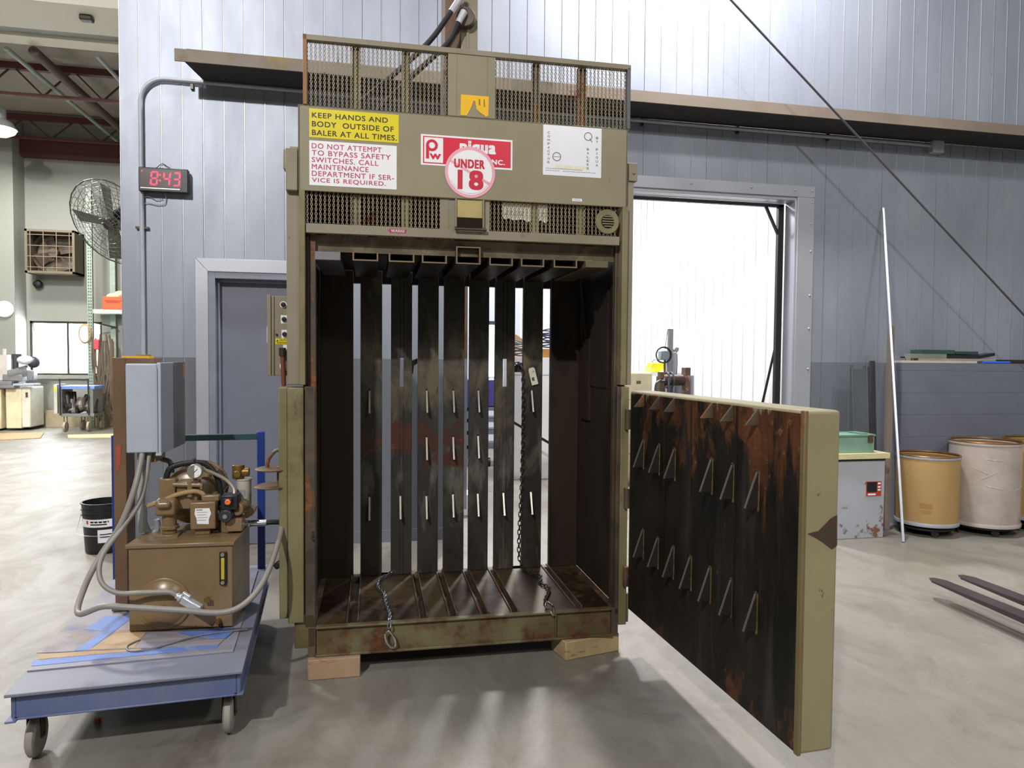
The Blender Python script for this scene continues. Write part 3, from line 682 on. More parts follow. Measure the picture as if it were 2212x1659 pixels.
P(b, 'lettering', plain('crimson ink', '#b3365c', .5), s, smooth=False)
s = sign('maker_sign', -.252, 2.411, .187, 2.554, 'white')
b = B(); b.box(-.242, -.0016, 2.4195, .179, -.001, 2.5455); P(b, 'red_field', 'redsign', s, smooth=False)
b = B(); b.box(-.2365, -.002, 2.4245, -.1475, -.0014, 2.5405); P(b, 'logo_field', 'white', s, smooth=False)
b = B()
# letter p as a ring on a stem, w beside it
b.lathe((-.2, -.0022, 2.504), [(.0145, 0), (.028, 0)], (0, 1, 0), 32); b.box(-.228, -.0024, 2.441, -.2135, -.002, 2.504); b.text('w', -.211, 2.439, -.157, 2.466, -.0024, .12)
P(b, 'logo_mark', 'redsign', s, smooth=False)
b = B(); b.text('piqua', -.069, 2.462, .106, 2.538, -.0024, .10).text('INC.', .075, 2.432, .15, 2.456, -.0024, .10)
P(b, 'lettering', 'white', s, smooth=False)
s2 = P(B().lathe((-.018, -.0025, 2.388), [(0, 0), (.119, 0), (.119, .0024)], (0, 1, 0), 64), 'age_limit_sign', 'white', smooth=False)
b = B(); b.lathe((-.018, -.0029, 2.388), [(.106, 0), (.121, 0)], (0, 1, 0), 64); c, s_ = math.cos(R(28)), math.sin(R(28))
b.prism([(-.018 - .107 * c - .006 * s_, -.0029, 2.388 + .107 * s_ - .006 * c), (-.018 + .107 * c - .006 * s_, -.0029, 2.388 - .107 * s_ - .006 * c), (-.018 + .107 * c + .006 * s_, -.0029, 2.388 - .107 * s_ + .006 * c), (-.018 - .107 * c + .006 * s_, -.0029, 2.388 + .107 * s_ + .006 * c)], (0, .0003, 0))
P(b, 'prohibition_ring', 'pink', s2, smooth=False)
b = B(); b.text('UNDER', -.095, 2.407, .052, 2.449, -.0035, .10).text('18', -.078, 2.306, .046, 2.399, -.0035, .11); P(b, 'lettering', 'red_ink', s2, smooth=False)
b = B()
for k in range(40):
    a = R(205 + k * 130 / 39); b.box(-.018 + .1 * math.cos(a) - .0014, -.0033, 2.388 + .1 * math.sin(a) - .0012, -.018 + .1 * math.cos(a) + .0014, -.003, 2.388 + .1 * math.sin(a) + .0012)
P(b, 'fine_print', 'grey_ink', s2, smooth=False)
s = sign('product_sticker', .339, 2.399, .636, 2.641, plain('pale sticker', '#dfe1ea', .25, 0, .02))
b = B()
for k, ch in enumerate('COMPACTOR'): z = 2.598 - k * .0178; b.text(ch, .361, z, .373, z + .0105, Y1, .04)
for k, ch in enumerate('BALERS'): z = 2.53 - k * .0185; b.text(ch, .561, z, .572, z + .011, Y1, .04)
for k, ch in enumerate('BY PIQUA'):
    if ch != ' ': z = 2.588 - k * .019; b.text(ch, .607 if ch != 'I' else .611, z, .619 if ch != 'I' else .614, z + .012, Y1, .04)
P(b, 'lettering', plain('slate ink', '#5f636e', .5), s, smooth=False)
b = B(); b.text('GOLDEN GIANT', .40, 2.434, .566, 2.45, Y1, .05); P(b, 'lettering', 'faint_yellow', s, smooth=False)
b = B()
for z, x0, x1 in ((2.43, .353, .54), (2.42, .353, .42), (2.42, .44, .61)):
    x = x0
    while x < x1: b.box(x, Y1, z, x + .006, Y1 + .0004, z + .0035); x += .009
P(b, 'fine_print', 'grey_ink', s, smooth=False)
b = B()
for x, z, r in ((.567, 2.598, .021), (.408, 2.49, .022)): b.lathe((x, Y1, z), [(r - .004, 0), (r, 0)], (0, 1, 0), 28)
b.bar((.575, Y1, 2.588), (.587, Y1, 2.572), .004, .0004, (0, 1, 0)).bar((.39, Y1, 2.49), (.426, Y1, 2.49), .002, .0004, (0, 1, 0))
P(b, 'emblem', plain('slate emblem', '#6e7078', .5), s, smooth=False)
s = sign('serial_label', .489, 2.279, .539, 2.292, 'white')
b = B()
for k in range(9): b.box(.496 + k * .0042, Y1, 2.283, .4985 + k * .0042, Y1 + .0004, 2.288)
P(b, 'fine_print', 'grey_ink', s, smooth=False)
b = B(); b.prism([(-.066, -.001, 2.655), (-.035, -.001, 2.655), (-.012, -.001, 2.70), (-.003, -.001, 2.728), (.004, -.001, 2.725), (.01, -.001, 2.69), (.03, -.001, 2.672), (.048, -.001, 2.663), (.056, -.001, 2.655), (.068, -.001, 2.66), (.071, -.001, 2.752), (-.064, -.001, 2.752)], (0, -.001, 0)); s = P(b, 'torn_sticker', 'amber', smooth=False)
b = B(); b.prism([(.02, -.0024, 2.735), (.028, -.0024, 2.738), (.03, -.0024, 2.705), (.022, -.0024, 2.71)], (0, .0002, 0)).prism([(.044, -.0024, 2.735), (.05, -.0024, 2.738), (.052, -.0024, 2.7), (.046, -.0024, 2.705)], (0, .0002, 0)); P(b, 'scuff', plain('scuffed amber', '#8f6f18', .6), s, smooth=False)
b = B(); b.prism([(-.404, 0, 2.096), (-.394, 0, 2.087), (-.32, 0, 2.086), (-.318, 0, 2.104), (-.394, 0, 2.106)], (0, -.001, 0)); s = P(b, 'worn_warning_label', plain('faded red label', '#9c3550', .5, 0, .3, 60), smooth=False)
b = B(); b.text('WARNI', -.39, 2.089, -.328, 2.103, Y1, .055); P(b, 'lettering', plain('faded white ink', '#d8c8cc', .5), s, smooth=False)
b = B()
b.prism([(.144, .034, 2.262), (.29, .034, 2.262), (.29, .034, 2.18), (.27, .034, 2.172), (.25, .034, 2.186), (.23, .034, 2.182), (.2, .034, 2.178), (.18, .034, 2.188), (.16, .034, 2.18), (.146, .034, 2.196)], (0, -.001, 0)).prism([(.327, .034, 2.262), (.374, .034, 2.262), (.374, .034, 2.18), (.36, .034, 2.172), (.34, .034, 2.185), (.327, .034, 2.178)], (0, -.001, 0))
s = P(b, 'torn_notice', plain('torn paper', '#d8d3c8', .6), smooth=False)
b = B(); b.text('ONLY QUAL', .17, 2.215, .255, 2.226, .0324, .04).text('SHOULD BE', .155, 2.202, .25, 2.213, .0324, .04).text('REAK', .338, 2.215, .372, 2.226, .0324, .04).text('IN BA', .338, 2.2, .372, 2.211, .0324, .04); P(b, 'lettering', 'grey_ink', s, smooth=False)

# ------------------------------------------------------------------ timber blocks under the baler
t = B(); t.box(-.268, 3.3, 0, -.03, 3.45, .095)
tag(t.put('timber_block', 'wood', bevel=.004), 'pinkish sawn timber block under the left end of the baler', 'wood block')
m = Matrix.Translation((.967, 3.282, 0)) @ Matrix.Rotation(R(12), 4, 'Z')
t = B(); t.box(0, 0, 0, .312, .16, .094, m)
tag(t.put('timber_block', 'wood2', bevel=.005), 'yellowish split timber block set askew under the right end of the baler', 'wood block')

# ------------------------------------------------------------------ chains
def chain(name, pts, label, r=.0032, pitch=.027, wid=.0085, mat='dsteel', hook=None):
    P_ = [Vector(p) for p in pts]; Q = []
    for i in range(len(P_) - 1):
        p0, p1, p2, p3 = P_[max(i - 1, 0)], P_[i], P_[i + 1], P_[min(i + 2, len(P_) - 1)]
        for k in range(12):
            t = k / 12; Q.append(.5 * ((2 * p1) + (p2 - p0) * t + (2 * p0 - 5 * p1 + 4 * p2 - p3) * t * t + (3 * p1 - p0 - 3 * p2 + p3) * t ** 3))
    Q.append(P_[-1])
    L = [0]
    for a, c in zip(Q, Q[1:]): L.append(L[-1] + (c - a).length)
    def at(d):
        for i in range(len(L) - 1):
            if L[i + 1] >= d: return Q[i].lerp(Q[i + 1], (d - L[i]) / max(1e-6, L[i + 1] - L[i]))
        return Q[-1]
    b = B(); n = int(L[-1] / pitch); up = Vector((1, .3, 0)).normalized()
    for k in range(n):
        a = at(k * pitch); c = at((k + 1) * pitch); d = (c - a).normalized(); mid = (a + c) / 2
        u = up - d * up.dot(d); u.normalize(); v = d.cross(u)
        side = (u + v) if k % 2 else (u - v); side.normalize()
        h = pitch / 2 + r * 1.1 - wid
        loop = []
        for q in range(5): g = math.pi * q / 4 - math.pi / 2; loop.append(mid + d * (h + wid * math.cos(g)) + side * wid * math.sin(g))
        for q in range(5): g = math.pi * q / 4 + math.pi / 2; loop.append(mid - d * (h - wid * math.cos(g)) + side * wid * math.sin(g))
        b.tube(loop, r, 6, 1, closed=True)
    o = tag(b.put(name, mat), label, 'chain')
    if hook:
        b = B(); b.tube([Vector(p) for p in hook], .0055, 8, 6, closed=True); hk = b.put('end_ring', 'chrome', o)
    return o
bw = WORLD[BAL.name]
def bp(x, y, z): return bw @ Vector((x, y, z))
chain('chain', [bp(.372, .79, 1.47), bp(.405, .742, 1.44), bp(.412, .742, 1.1), bp(.404, .742, .7), bp(.392, .742, .40), bp(.40, .735, .27), (.93, 3.95, .247), (.985, 3.87, .247), (.955, 3.76, .247), (.975, 3.64, .247), (.94, 3.54, .247), (.905, 3.46, .247), (.9, 3.40, .25)],
      'long rusty chain hanging down the right rear gap of the baler and across its floor', hook=[(.9, 3.405, .255), (.885, 3.36, .25), (.895, 3.325, .245), (.915, 3.318, .222), (.92, 3.35, .252), (.912, 3.395, .256)])
chain('chain', [bp(-.36, .80, .26), bp(-.37, .74, .248), (.075, 3.98, .247), (.06, 3.85, .247), (.09, 3.72, .247), (.095, 3.58, .247), (.108, 3.45, .247), (.108, 3.37, .249), (.105, 3.316, .235), (.1, 3.309, .195)],
      'short grey chain lying over the baler floor and front sill, left of the long one', mat=plain('zinc chain', '#8b8d96', .35, .8), hook=[(.1, 3.309, .205), (.085, 3.306, .19), (.092, 3.305, .155), (.118, 3.305, .125), (.134, 3.306, .14), (.122, 3.308, .18)])
t = thing('inventory_tag', 'white paper tag wired to the rear slats beside the hanging chain', 'tag', bp(.469, .74, 1.40), BR)
b = B(); m = Matrix.Rotation(R(-14), 4, 'Y'); b.prism([m @ Vector(p) for p in ((-.02, -.006, -.055), (.02, -.006, -.055), (.02, -.006, .04), (.012, -.006, .05), (-.012, -.006, .05), (-.02, -.006, .04))], (0, .001, 0)); b.put('paper', plain('tag paper', '#d6d0c2', .6), t)
b = B(); b.text('80', *( -.012, -.03, .004, -.008), -.0072, .08).text('10', .0, .02, .012, .03, -.0072, .0); b.bm.transform(m); b.put('handwriting', 'black_ink', t, smooth=False)

# ------------------------------------------------------------------ blue platform cart
CZ = R(3.4)
CART = thing('platform_cart', 'worn blue steel platform cart carrying the brown hydraulic unit', 'cart', (-.86, 2.75, 0), CZ)
def C_(b, name, mat, parent=CART, **k): return b.put(name, mat, parent, **k)
b = B(); b.box(-.375, .03, .195, .375, .05, .29).box(-.375, .02, .195, .375, .06, .203); C_(b, 'front_beam', 'blue', bevel=.003)
b = B(); b.box(-.385, .03, .195, -.365, 1.4, .29).box(-.395, .0, .195, -.36, 1.4, .203); C_(b, 'side_rail', 'blue', bevel=.003)
b = B(); b.box(.365, .03, .195, .385, 1.4, .29).box(.36, .02, .195, .395, 1.4, .203); C_(b, 'side_rail', 'blue', bevel=.003)
b = B(); b.box(-.395, .0, .288, .395, 1.42, .30); C_(b, 'deck', 'blue_top', bevel=.003)
b = B(); b.box(-.37, 1.38, .195, .37, 1.4, .29); C_(b, 'rear_beam', 'blue', bevel=.003)
for x in (-.345, .33):
    for y in (.14, 1.26):
        b = B(); b.box(x - .035, y - .04, .183, x + .035, y + .04, .195).box(x - .026, y - .02, .07, x - .021, y + .02, .185).box(x + .021, y - .02, .07, x + .026, y + .02, .185).cyl((x - .03, y, .078), (x + .03, y, .078), .008, n=10)
        fk = C_(b, 'caster_fork', 'dsteel', bevel=.002)
        b = B(); b.lathe((x - .019, y, .078), [(.0, 0), (.055, 0), (.068, .002), (.0765, .009), (.078, .019), (.0765, .029), (.068, .036), (.055, .038), (0, .038)], (1, 0, 0), 28); b.put('caster_wheel', 'tire', fk)
b = B(); b.box(-.40, 1.34, .2, -.365, 1.385, 1.075); C_(b, 'handle_post', 'navy', bevel=.004)
b = B(); b.box(.335, 1.34, .2, .375, 1.385, 1.08); C_(b, 'handle_post', 'navy', bevel=.004)
b = B(); b.box(-.36, 1.345, 1.035, .335, 1.38, 1.068); C_(b, 'handle_bar', 'teal', bevel=.003)
bd = thing('plywood_board', 'paint-smeared plywood sheet under the hydraulic unit on the blue cart', 'board', (-.9, 3.1, .3), CZ)
b = B(); b.box(-.37, -.165, .0, .36, .95, .006); b.put('sheet', worn('grey smeared plywood', '#878591', thr=.5, soft=.12, scale=3, col2='#7a7c8c', rust='#8f8578', rust2='#6c7aa0'), bd, bevel=.001)
bw_ = WORLD[bd.name].inverted()
def lay(name, pts, mat, t=.0012, z=.3062):
    b = B(); b.prism([bw_ @ Vector((x, y, z)) for x, y in pts], (0, 0, t)); return b.put(name, mat, bd, smooth=False)
blu = worn('blue painted stripe', '#5472b8', thr=.56, soft=.1, scale=7, col2='#6480bd', rust='#7f86a0', rust2='#8f8f9c')
lay('blue_stripe', [(-1.262, 2.95), (-.60, 3.0), (-.60, 3.045), (-1.275, 3.005)], blu)
lay('tan_patch', [(-1.262, 3.012), (-.9, 3.03), (-.9, 3.062), (-1.285, 3.062)], plain('bare tan plywood', '#a98f6c', .65, 0, .15, 8))
b = B(); b.hexa([bw_ @ Vector(p) for p in ((-1.294, 3.075, .3065), (-.60, 3.025, .3065), (-.565, 3.155, .3065), (-1.31, 3.9, .3065), (-1.294, 3.075, .309), (-.60, 3.025, .3105), (-.575, 3.155, .309), (-1.31, 3.9, .309))]); b.put('top_layer', worn('thin grey hardboard', '#85838e', thr=.52, soft=.1, scale=3.4, col2='#8d8684', rust='#9c8870', rust2='#6e7ca6'), bd, smooth=False)
lay('tan_patch', [(-1.10, 3.066), (-.93, 3.055), (-.93, 3.215), (-1.0, 3.26), (-1.05, 3.26)], plain('bare tan plywood', '#a98f6c', .65, 0, .15, 8), .0006, .3098)
lay('blue_stripe', [(-1.155, 3.066), (-1.10, 3.066), (-1.04, 3.44), (-1.085, 3.46)], blu, .0006, .3096)
lay('blue_smear', [(-1.2, 3.3), (-1.1, 3.26), (-1.08, 3.44), (-1.17, 3.46)], blu, .0006, .3094)
lay('blue_smear', [(-.66, 3.09), (-.585, 3.085), (-.567, 3.15), (-.57, 3.2), (-.8, 3.19)], blu, .0006, .311)
b = B(); b.tube([(-.93, 3.13, .3125), (-.96, 3.07, .3125), (-.93, 3.02, .31), (-.84, 3.03, .314), (-.7, 3.12, .316), (-.55, 3.16, .314), (-.51, 3.17, .312)], .0035, 8); tag(b.put('thin_wire', plain('grey wire', '#6d6f7c', .5)), 'thin grey wire loop lying on the front of the cart boards', 'wire')

# ------------------------------------------------------------------ hydraulic power unit
PU = thing('hydraulic_power_unit', 'brown hydraulic power unit with tank, pump, gauge and grey electrical enclosure, on the cart', 'hydraulic unit', (-.79, 3.222, .312), R(-2.5))
def U(b, name, mat, parent=PU, **k): return b.put(name, mat, parent, world=True, **k)
def cw(x, y, z): return (x, y, z)
Tm = WORLD[PU.name]                     # tank frame: x right, y back, z up from the board
b = B(); b.box(-.212, .0, .0, .212, .36, .375); tk = b.put('tank', 'brown', PU, bevel=.004)
b = B(); b.box(-.222, -.01, .362, .222, .37, .378); b.put('tank_lid', 'brown', PU, bevel=.003)
b = B(); b.lathe((-.072, 0, .118), [(.112, 0), (.112, .008), (.104, .012), (.1, .012), (.08, .028), (.04, .04), (0, .043)], (0, -1, 0), 40); cp = b.put('cleanout_cover', 'brown', PU)
b = B(); b.cyl((-.06, -.04, .115), (-.06, -.055, .115), .012, n=6); b.put('cover_bolt', 'brown', cp)
b = B(); b.box(.160, -.012, .190, .19, .0, .335); sg = b.put('sight_gauge', plain('black gauge frame', '#1d1a14', .4), PU, bevel=.003)
b = B(); b.box(.168, -.016, .215, .182, -.011, .31); b.put('sight_glass', 'lime', sg, bevel=.003)
for z in (.202, .325): b = B(); b.cyl((.175, -.012, z), (.175, -.02, z), .009, n=6); b.put('gauge_bolt', 'steel', sg)
b = B(); b.cyl((.155, -.0, .03), (.155, -.02, .03), .012, n=6).cyl((.155, -.02, .03), (.155, -.03, .03), .008); b.put('drain_plug', plain('brass', '#8a6a3c', .35, .8), PU)
b = B(); b.cyl((.11, -.0, .13), (.11, -.025, .13), .009, n=8).box(.1, -.03, .122, .125, -.02, .14); b.put('drain_cock', plain('brass dull', '#7d6a3e', .4, .6), PU)
# motor and pump on the lid (world coordinates)
mc = Vector((-.805, 3.47, .845)); mdir = Vector((-.06, 1, 0)).normalized()
b = B(); b.lathe(mc, [(0, -.03), (.05, -.03), (.055, -.01), (.105, .0), (.128, .02), (.132, .03), (.132, .05), (.122, .055), (.122, .27), (.132, .275), (.13, .3), (.1, .33), (0, .34)], mdir, 36)
for k in range(16):
    a = R(k * 22.5); u = Vector((math.cos(a), 0, math.sin(a))) * .122; b.bar(mc + u + mdir * .07, mc + u + mdir * .26, .006, .02, u)
U(b, 'electric_motor', 'brown', bevel=.002)
b = B(); b.box(-.93, 3.33, .683, -.83, 3.43, .70).cyl((-.875, 3.38, .70), (-.875, 3.38, .79), .03, n=16).cyl((-.875, 3.38, .72), (-.875, 3.38, .735), .042, n=8); U(b, 'pump_pedestal', 'brown', bevel=.002)
b = B(); b.box(-.925, 3.33, .785, -.84, 3.42, .86).cyl((-.915, 3.325, .84), (-.855, 3.325, .84), .018, n=12); U(b, 'pump_body', 'brown', bevel=.014, seg=3)
b = B(); b.box(-.93, 3.42, .80, -.86, 3.48, .94).box(-.85, 3.40, .80, -.76, 3.47, .93); U(b, 'manifold', 'brown', bevel=.006)
b = B(); b.cyl((-.86, 3.39, .918), (-.745, 3.39, .912), .011, n=12).cyl((-.79, 3.39, .86), (-.79, 3.39, .93), .013, n=8).cyl((-.745, 3.39, .905), (-.735, 3.39, .905), .016, n=6).cyl((-.765, 3.39, .93), (-.77, 3.39, .955), .009); U(b, 'pipe', 'brown')
b = B(); b.cyl((-.765, 3.385, .98), (-.762, 3.36, .98), .034, n=28); g_ = U(b, 'pressure_gauge', 'steel', bevel=.003)
b = B(); b.lathe((-.762, 3.3595, .98), [(0, 0), (.028, 0)], (-.1, -1, 0), 28); U(b, 'dial', 'white', g_)
b = B(); b.bar((-.77, 3.358, .972), (-.75, 3.357, .991), .002, .001, (0, 1, 0))
for k in range(9):
    a = R(-50 + k * 35); b.bar((-.762 + .021 * math.cos(a), 3.358, .98 + .021 * math.sin(a)), (-.762 + .025 * math.cos(a), 3.358, .98 + .025 * math.sin(a)), .0015, .001, (0, 1, 0))
U(b, 'needle', 'black_ink', g_, smooth=False)
b = B(); b.cyl((-.766, 3.37, 1.013), (-.766, 3.37, 1.03), .005).sphere((-.766, 3.37, 1.033), .007, 10); U(b, 'gauge_valve', 'dsteel', g_)
# junction box with label
b = B(); b.box(-.78, 3.34, .718, -.672, 3.40, .842).box(-.735, 3.36, .84, -.66, 3.40, .869); jb = U(b, 'junction_box', 'brown', bevel=.006, seg=3)
b = B(); b.prism([(-.757, 3.339, .815), (-.697, 3.339, .815), (-.69, 3.339, .79), (-.70, 3.339, .765), (-.70, 3.339, .742), (-.75, 3.339, .745), (-.752, 3.339, .77), (-.76, 3.339, .79)], (0, -.0008, 0)); lb = U(b, 'label', 'white', jb, smooth=False)
b = B(); b.box(-.752, 3.337, .806, -.727, 3.3381, .811)
for k in range(4): b.box(-.75, 3.337, .797 - k * .012, -.705 - .006 * (k % 2), 3.3381, .7985 - k * .012)
U(b, 'print_lines', 'grey_ink', lb, smooth=False)
b = B(); b.box(-.765, 3.36, .69, -.70, 3.42, .72); U(b, 'junction_stand', 'brown', bevel=.003)
b = B(); b.box(-.78, 3.44, .69, -.6, 3.56, .74).cyl((-.62, 3.42, .69), (-.62, 3.42, .81), .05, n=20); U(b, 'pump_base', 'brown', bevel=.003)
# solenoid valves
b = B(); b.box(-.65, 3.34, .80, -.575, 3.42, .87); U(b, 'valve_body', plain('black valve', '#1c1b20', .4), bevel=.006)
b = B(); b.box(-.637, 3.325, .828, -.598, 3.342, .858); sv = U(b, 'solenoid', plain('navy solenoid', '#1c2040', .4), bevel=.004)
b = B(); b.lathe((-.616, 3.325, .843), [(.012, 0), (.0125, .006), (.006, .008), (.006, .003), (0, .003)], (0, -1, 0), 20); U(b, 'cap', 'orange_cap', sv)
b = B(); b.cyl((-.627, 3.32, .778), (-.62, 3.40, .778), .029, n=22); sk = U(b, 'solenoid', plain('dark blue-grey solenoid', '#2a2c3a', .4), bevel=.004)
b = B(); b.lathe((-.627, 3.32, .778), [(.01, 0), (.01, .008), (0, .01)], (0, -1, 0), 12); U(b, 'nut', 'steel', sk)
b = B(); b.cyl((-.585, 3.36, .80), (-.565, 3.42, .80), .03, n=18).box(-.63, 3.35, .70, -.56, 3.44, .76); U(b, 'valve_block', 'brown', bevel=.004)
# filter
b = B(); b.lathe((-.575, 3.5, .79), [(0, 0), (.03, 0), (.033, .006), (.033, .12), (.036, .124), (.036, .13), (0, .13)], n=24); fl = U(b, 'filter_can', plain('pale filter can', '#b5b0a6', .4))
b = B(); b.box(-.595, 3.4665, .84, -.565, 3.468, .87); U(b, 'print', 'grey_ink', fl)
b = B(); b.cyl((-.62, 3.5, .95), (-.55, 3.5, .95), .022, n=14).cyl((-.60, 3.5, .92), (-.60, 3.5, .985), .028, n=12).cyl((-.6, 3.46, .945), (-.6, 3.5, .945), .018, n=8); U(b, 'filter_head', plain('bronze head', '#7a6030', .35, .5), bevel=.003)
b = B(); b.prism([(-.57, 3.45, .785), (-.515, 3.45, .785), (-.53, 3.45, .75), (-.56, 3.45, .735)], (0, .09, 0)); U(b, 'filler_neck', 'brown', bevel=.003)
# hoses of the unit
def hose(pts, r, mat, name='hose'): b = B(); b.tube(pts, r, 10); return U(b, name, mat)
hose([(-.905, 3.44, .93), (-.885, 3.44, .985), (-.82, 3.45, 1.005), (-.742, 3.46, 1.0), (-.69, 3.46, .94), (-.672, 3.46, .86), (-.68, 3.46, .78)], .013, 'black')
hose([(-.745, 3.40, .985), (-.70, 3.41, .965), (-.64, 3.41, .93), (-.605, 3.4, .89), (-.60, 3.39, .865)], .008, plain('grey braided line', '#8f8878', .4, .3))
hose([(-.97, 3.39, .823), (-.914, 3.385, .842), (-.843, 3.38, .873), (-.771, 3.38, .886), (-.735, 3.385, .872), (-.73, 3.385, .85)], .0105, plain('tan hose', '#9c8460', .4))
hose([(-1.0, 3.45, 1.06), (-.985, 3.44, .97), (-.975, 3.40, .88), (-.972, 3.39, .825)], .008, 'galv', 'conduit')
hose([(-1.015, 3.5, 1.08), (-1.02, 3.5, .9), (-1.015, 3.48, .77), (-.985, 3.46, .69), (-.945, 3.45, .70), (-.945, 3.44, .75)], .012, 'galv', 'conduit')
hose([(-.98, 3.55, 1.07), (-.955, 3.54, 1.02), (-.91, 3.53, 1.0), (-.9, 3.52, .95)], .012, 'dsteel', 'conduit')
b = B(); b.cyl((-.575, 3.49, .70), (-.545, 3.49, .702), .02, n=6).cyl((-.545, 3.49, .703), (-.47, 3.49, .705), .016, n=16).cyl((-.57, 3.49, .70), (-.56, 3.49, .70), .024, n=6); fit = U(b, 'hose_fitting', 'chrome', bevel=.002)
b = B(); b.tube([(-.475, 3.49, .705), (-.44, 3.49, .706), (-.40, 3.5, .70), (-.36, 3.53, .68)], .0125, 10); U(b, 'hose_end', 'black', fit)
# mounting post and enclosure
b = B(); b.box(-1.15, 3.52, .315, -1.095, 3.64, 1.492).box(-1.095, 3.521, 1.43, -.97, 3.639, 1.491).box(-1.16, 3.5, .313, -1.05, 3.66, .325); mp = U(b, 'mounting_post', 'brown_post', bevel=.003)
b = B(); b.box(-1.12, 3.55, 1.49, -1.0, 3.62, 1.5); U(b, 'post_cap', 'amber', mp)
b = B(); b.prism([(-1.14, 3.519, 1.08), (-1.115, 3.519, 1.09), (-1.12, 3.519, 1.0), (-1.135, 3.519, .95)], (0, -.0006, 0)); U(b, 'red_scuff', plain('red scuff', '#97442f', .6), mp)
EX0, EX1, EY0, EY1, EZ0, EZ1 = -1.052, -.905, 3.38, 3.78, 1.066, 1.465
b = B(); b.box(EX0, EY0, EZ0, EX1 - .018, EY1, EZ1); en = U(b, 'enclosure', 'enclosure', bevel=.005)
b = B(); b.box(EX1 - .016, EY0 - .004, EZ0 - .006, EX1, EY1 + .004, EZ1 + .006); ed = U(b, 'enclosure_door', 'enclosure', en, bevel=.004)
b = B(); b.cyl((EX1 - .017, EY0 - .008, EZ0 - .004), (EX1 - .017, EY0 - .008, EZ1 - .02), .004, n=8).box(EX1 - .022, EY0 - .014, EZ0 - .012, EX1 + .002, EY0, EZ0 - .002); U(b, 'hinge', 'enclosure', en)
b = B(); b.box(EX1, EY0 + .20, EZ0 - .006, EX1 + .003, EY1 + .004, EZ1 + .006); U(b, 'side_plate', plain('dull grey plate', '#7b7d80', .45, .4), ed)
b = B(); b.box(EX1 + .003, EY1 - .04, EZ1 - .07, EX1 + .004, EY1 - .002, EZ1); U(b, 'orange_sticker', plain('faded orange sticker', '#c98a4a', .6), ed)
b = B(); b.box(EX0 + .03, EY0 + .05, EZ0 - .05, EX0 + .11, EY0 + .2, EZ0); U(b, 'cable_gland_box', 'brown', bevel=.003)
hose([(-1.0, 3.42, 1.03), (-1.0, 3.42, .7)], .02, plain('pale conduit pipe', '#a9aeb4', .4, .3), 'conduit')
# big grey cable that loops to the baler, and the plug cable
cab1 = plain('grey armoured cable', '#8a8781', .5, .1)
b = B(); b.tube([(-.99, 3.40, 1.07), (-1.0, 3.33, .93), (-1.05, 3.3, .767), (-1.132, 3.28, .628), (-1.165, 3.2, .52), (-1.15, 3.1, .45), (-1.04, 3.05, .49), (-.937, 3.05, .478), (-.755, 3.05, .455), (-.606, 3.05, .434), (-.518, 3.06, .452), (-.445, 3.1, .52), (-.40, 3.2, .63), (-.385, 3.38, .74), (-.383, 3.5, .95), (-.39, 3.51, 1.3), (-.392, 3.5, 1.36)], .0125, 12)
t = tag(b.put('power_cable', cab1), 'thick grey cable looping low from the enclosure across the tank to the baler', 'cable')
t = thing('plug_cable', 'grey cable ending in a bright metal plug hanging before the tank', 'cable', (-.95, 3.27, .31))
b = B(); b.tube([(-.965, 3.42, 1.07), (-.985, 3.36, .87), (-1.037, 3.3, .76), (-1.1, 3.22, .65), (-1.09, 3.17, .56), (-1.02, 3.15, .51), (-.90, 3.14, .508), (-.82, 3.14, .505), (-.79, 3.14, .49)], .0105, 12); b.put('cord', cab1, t, world=True)
d = (Vector((-.69, 3.12, .428)) - Vector((-.79, 3.14, .49))).normalized(); p0 = Vector((-.79, 3.14, .49))
b = B(); b.cyl(p0, p0 + d * .02, .014, n=14); b.cyl(p0 + d * .015, p0 + d * .03, .02, n=14); b.bar(p0 + d * .03, p0 + d * .12, .034, .036).cyl(p0 + d * .02 + Vector((.01, 0, .02)), p0 + d * .06 + Vector((.01, 0, .02)), .009); b.put('plug', 'alu', t, world=True, bevel=.006)

# ------------------------------------------------------------------ black bucket behind the cart
BK = thing('plastic_bucket', 'black plastic pail with white label on the floor behind the cart', 'bucket', (-1.98, 5.85, 0))
b = B(); b.lathe((0, 0, 0), [(0, 0), (.125, 0), (.13, .01), (.146, .29), (.156, .292), (.156, .3), (.148, .302), (.15, .33), (.158, .332), (.158, .34), (.15, .342), (.152, .375), (.16, .377), (.16, .385), (.146, .385), (.142, .3), (.12, .02), (0, .02)], n=40); b.put('pail', 'blackp', BK)
def wrap(b, r0, r1, z0, z1, a0, a1, n=10):
    for k in range(n):
        A, C = R(a0 + (a1 - a0) * k / n), R(a0 + (a1 - a0) * (k + 1) / n)
        v = [b.bm.verts.new((r * math.cos(g), r * math.sin(g), z)) for r, g, z in ((r0, A, z0), (r0, C, z0), (r1, C, z1), (r1, A, z1))]; b._f(v)
b = B(); wrap(b, .1455, .1478, .21, .27, 215, 330); wrap(b, .1375, .1435, .09, .19, 270, 330); lb = b.put('label', 'white', BK)
b = B(); wrap(b, .1462, .1477, .232, .26, 236, 243, 3); b.put('flame_mark', plain('red mark', '#b83a2a', .5), lb)
b = B(); wrap(b, .1465, .1472, .243, .256, 250, 300); wrap(b, .1462, .1467, .226, .236, 250, 295); wrap(b, .142, .1426, .15, .158, 276, 320); wrap(b, .1405, .1411, .13, .137, 276, 310); b.put('print_lines', 'black_ink', lb)
b = B(); b.tube([(-.155, 0, .31), (-.165, -.06, .2), (-.15, -.12, .16), (0, -.165, .15), (.15, -.12, .16), (.155, 0, .31)], .002, 6); b.put('bail', 'galv', BK)

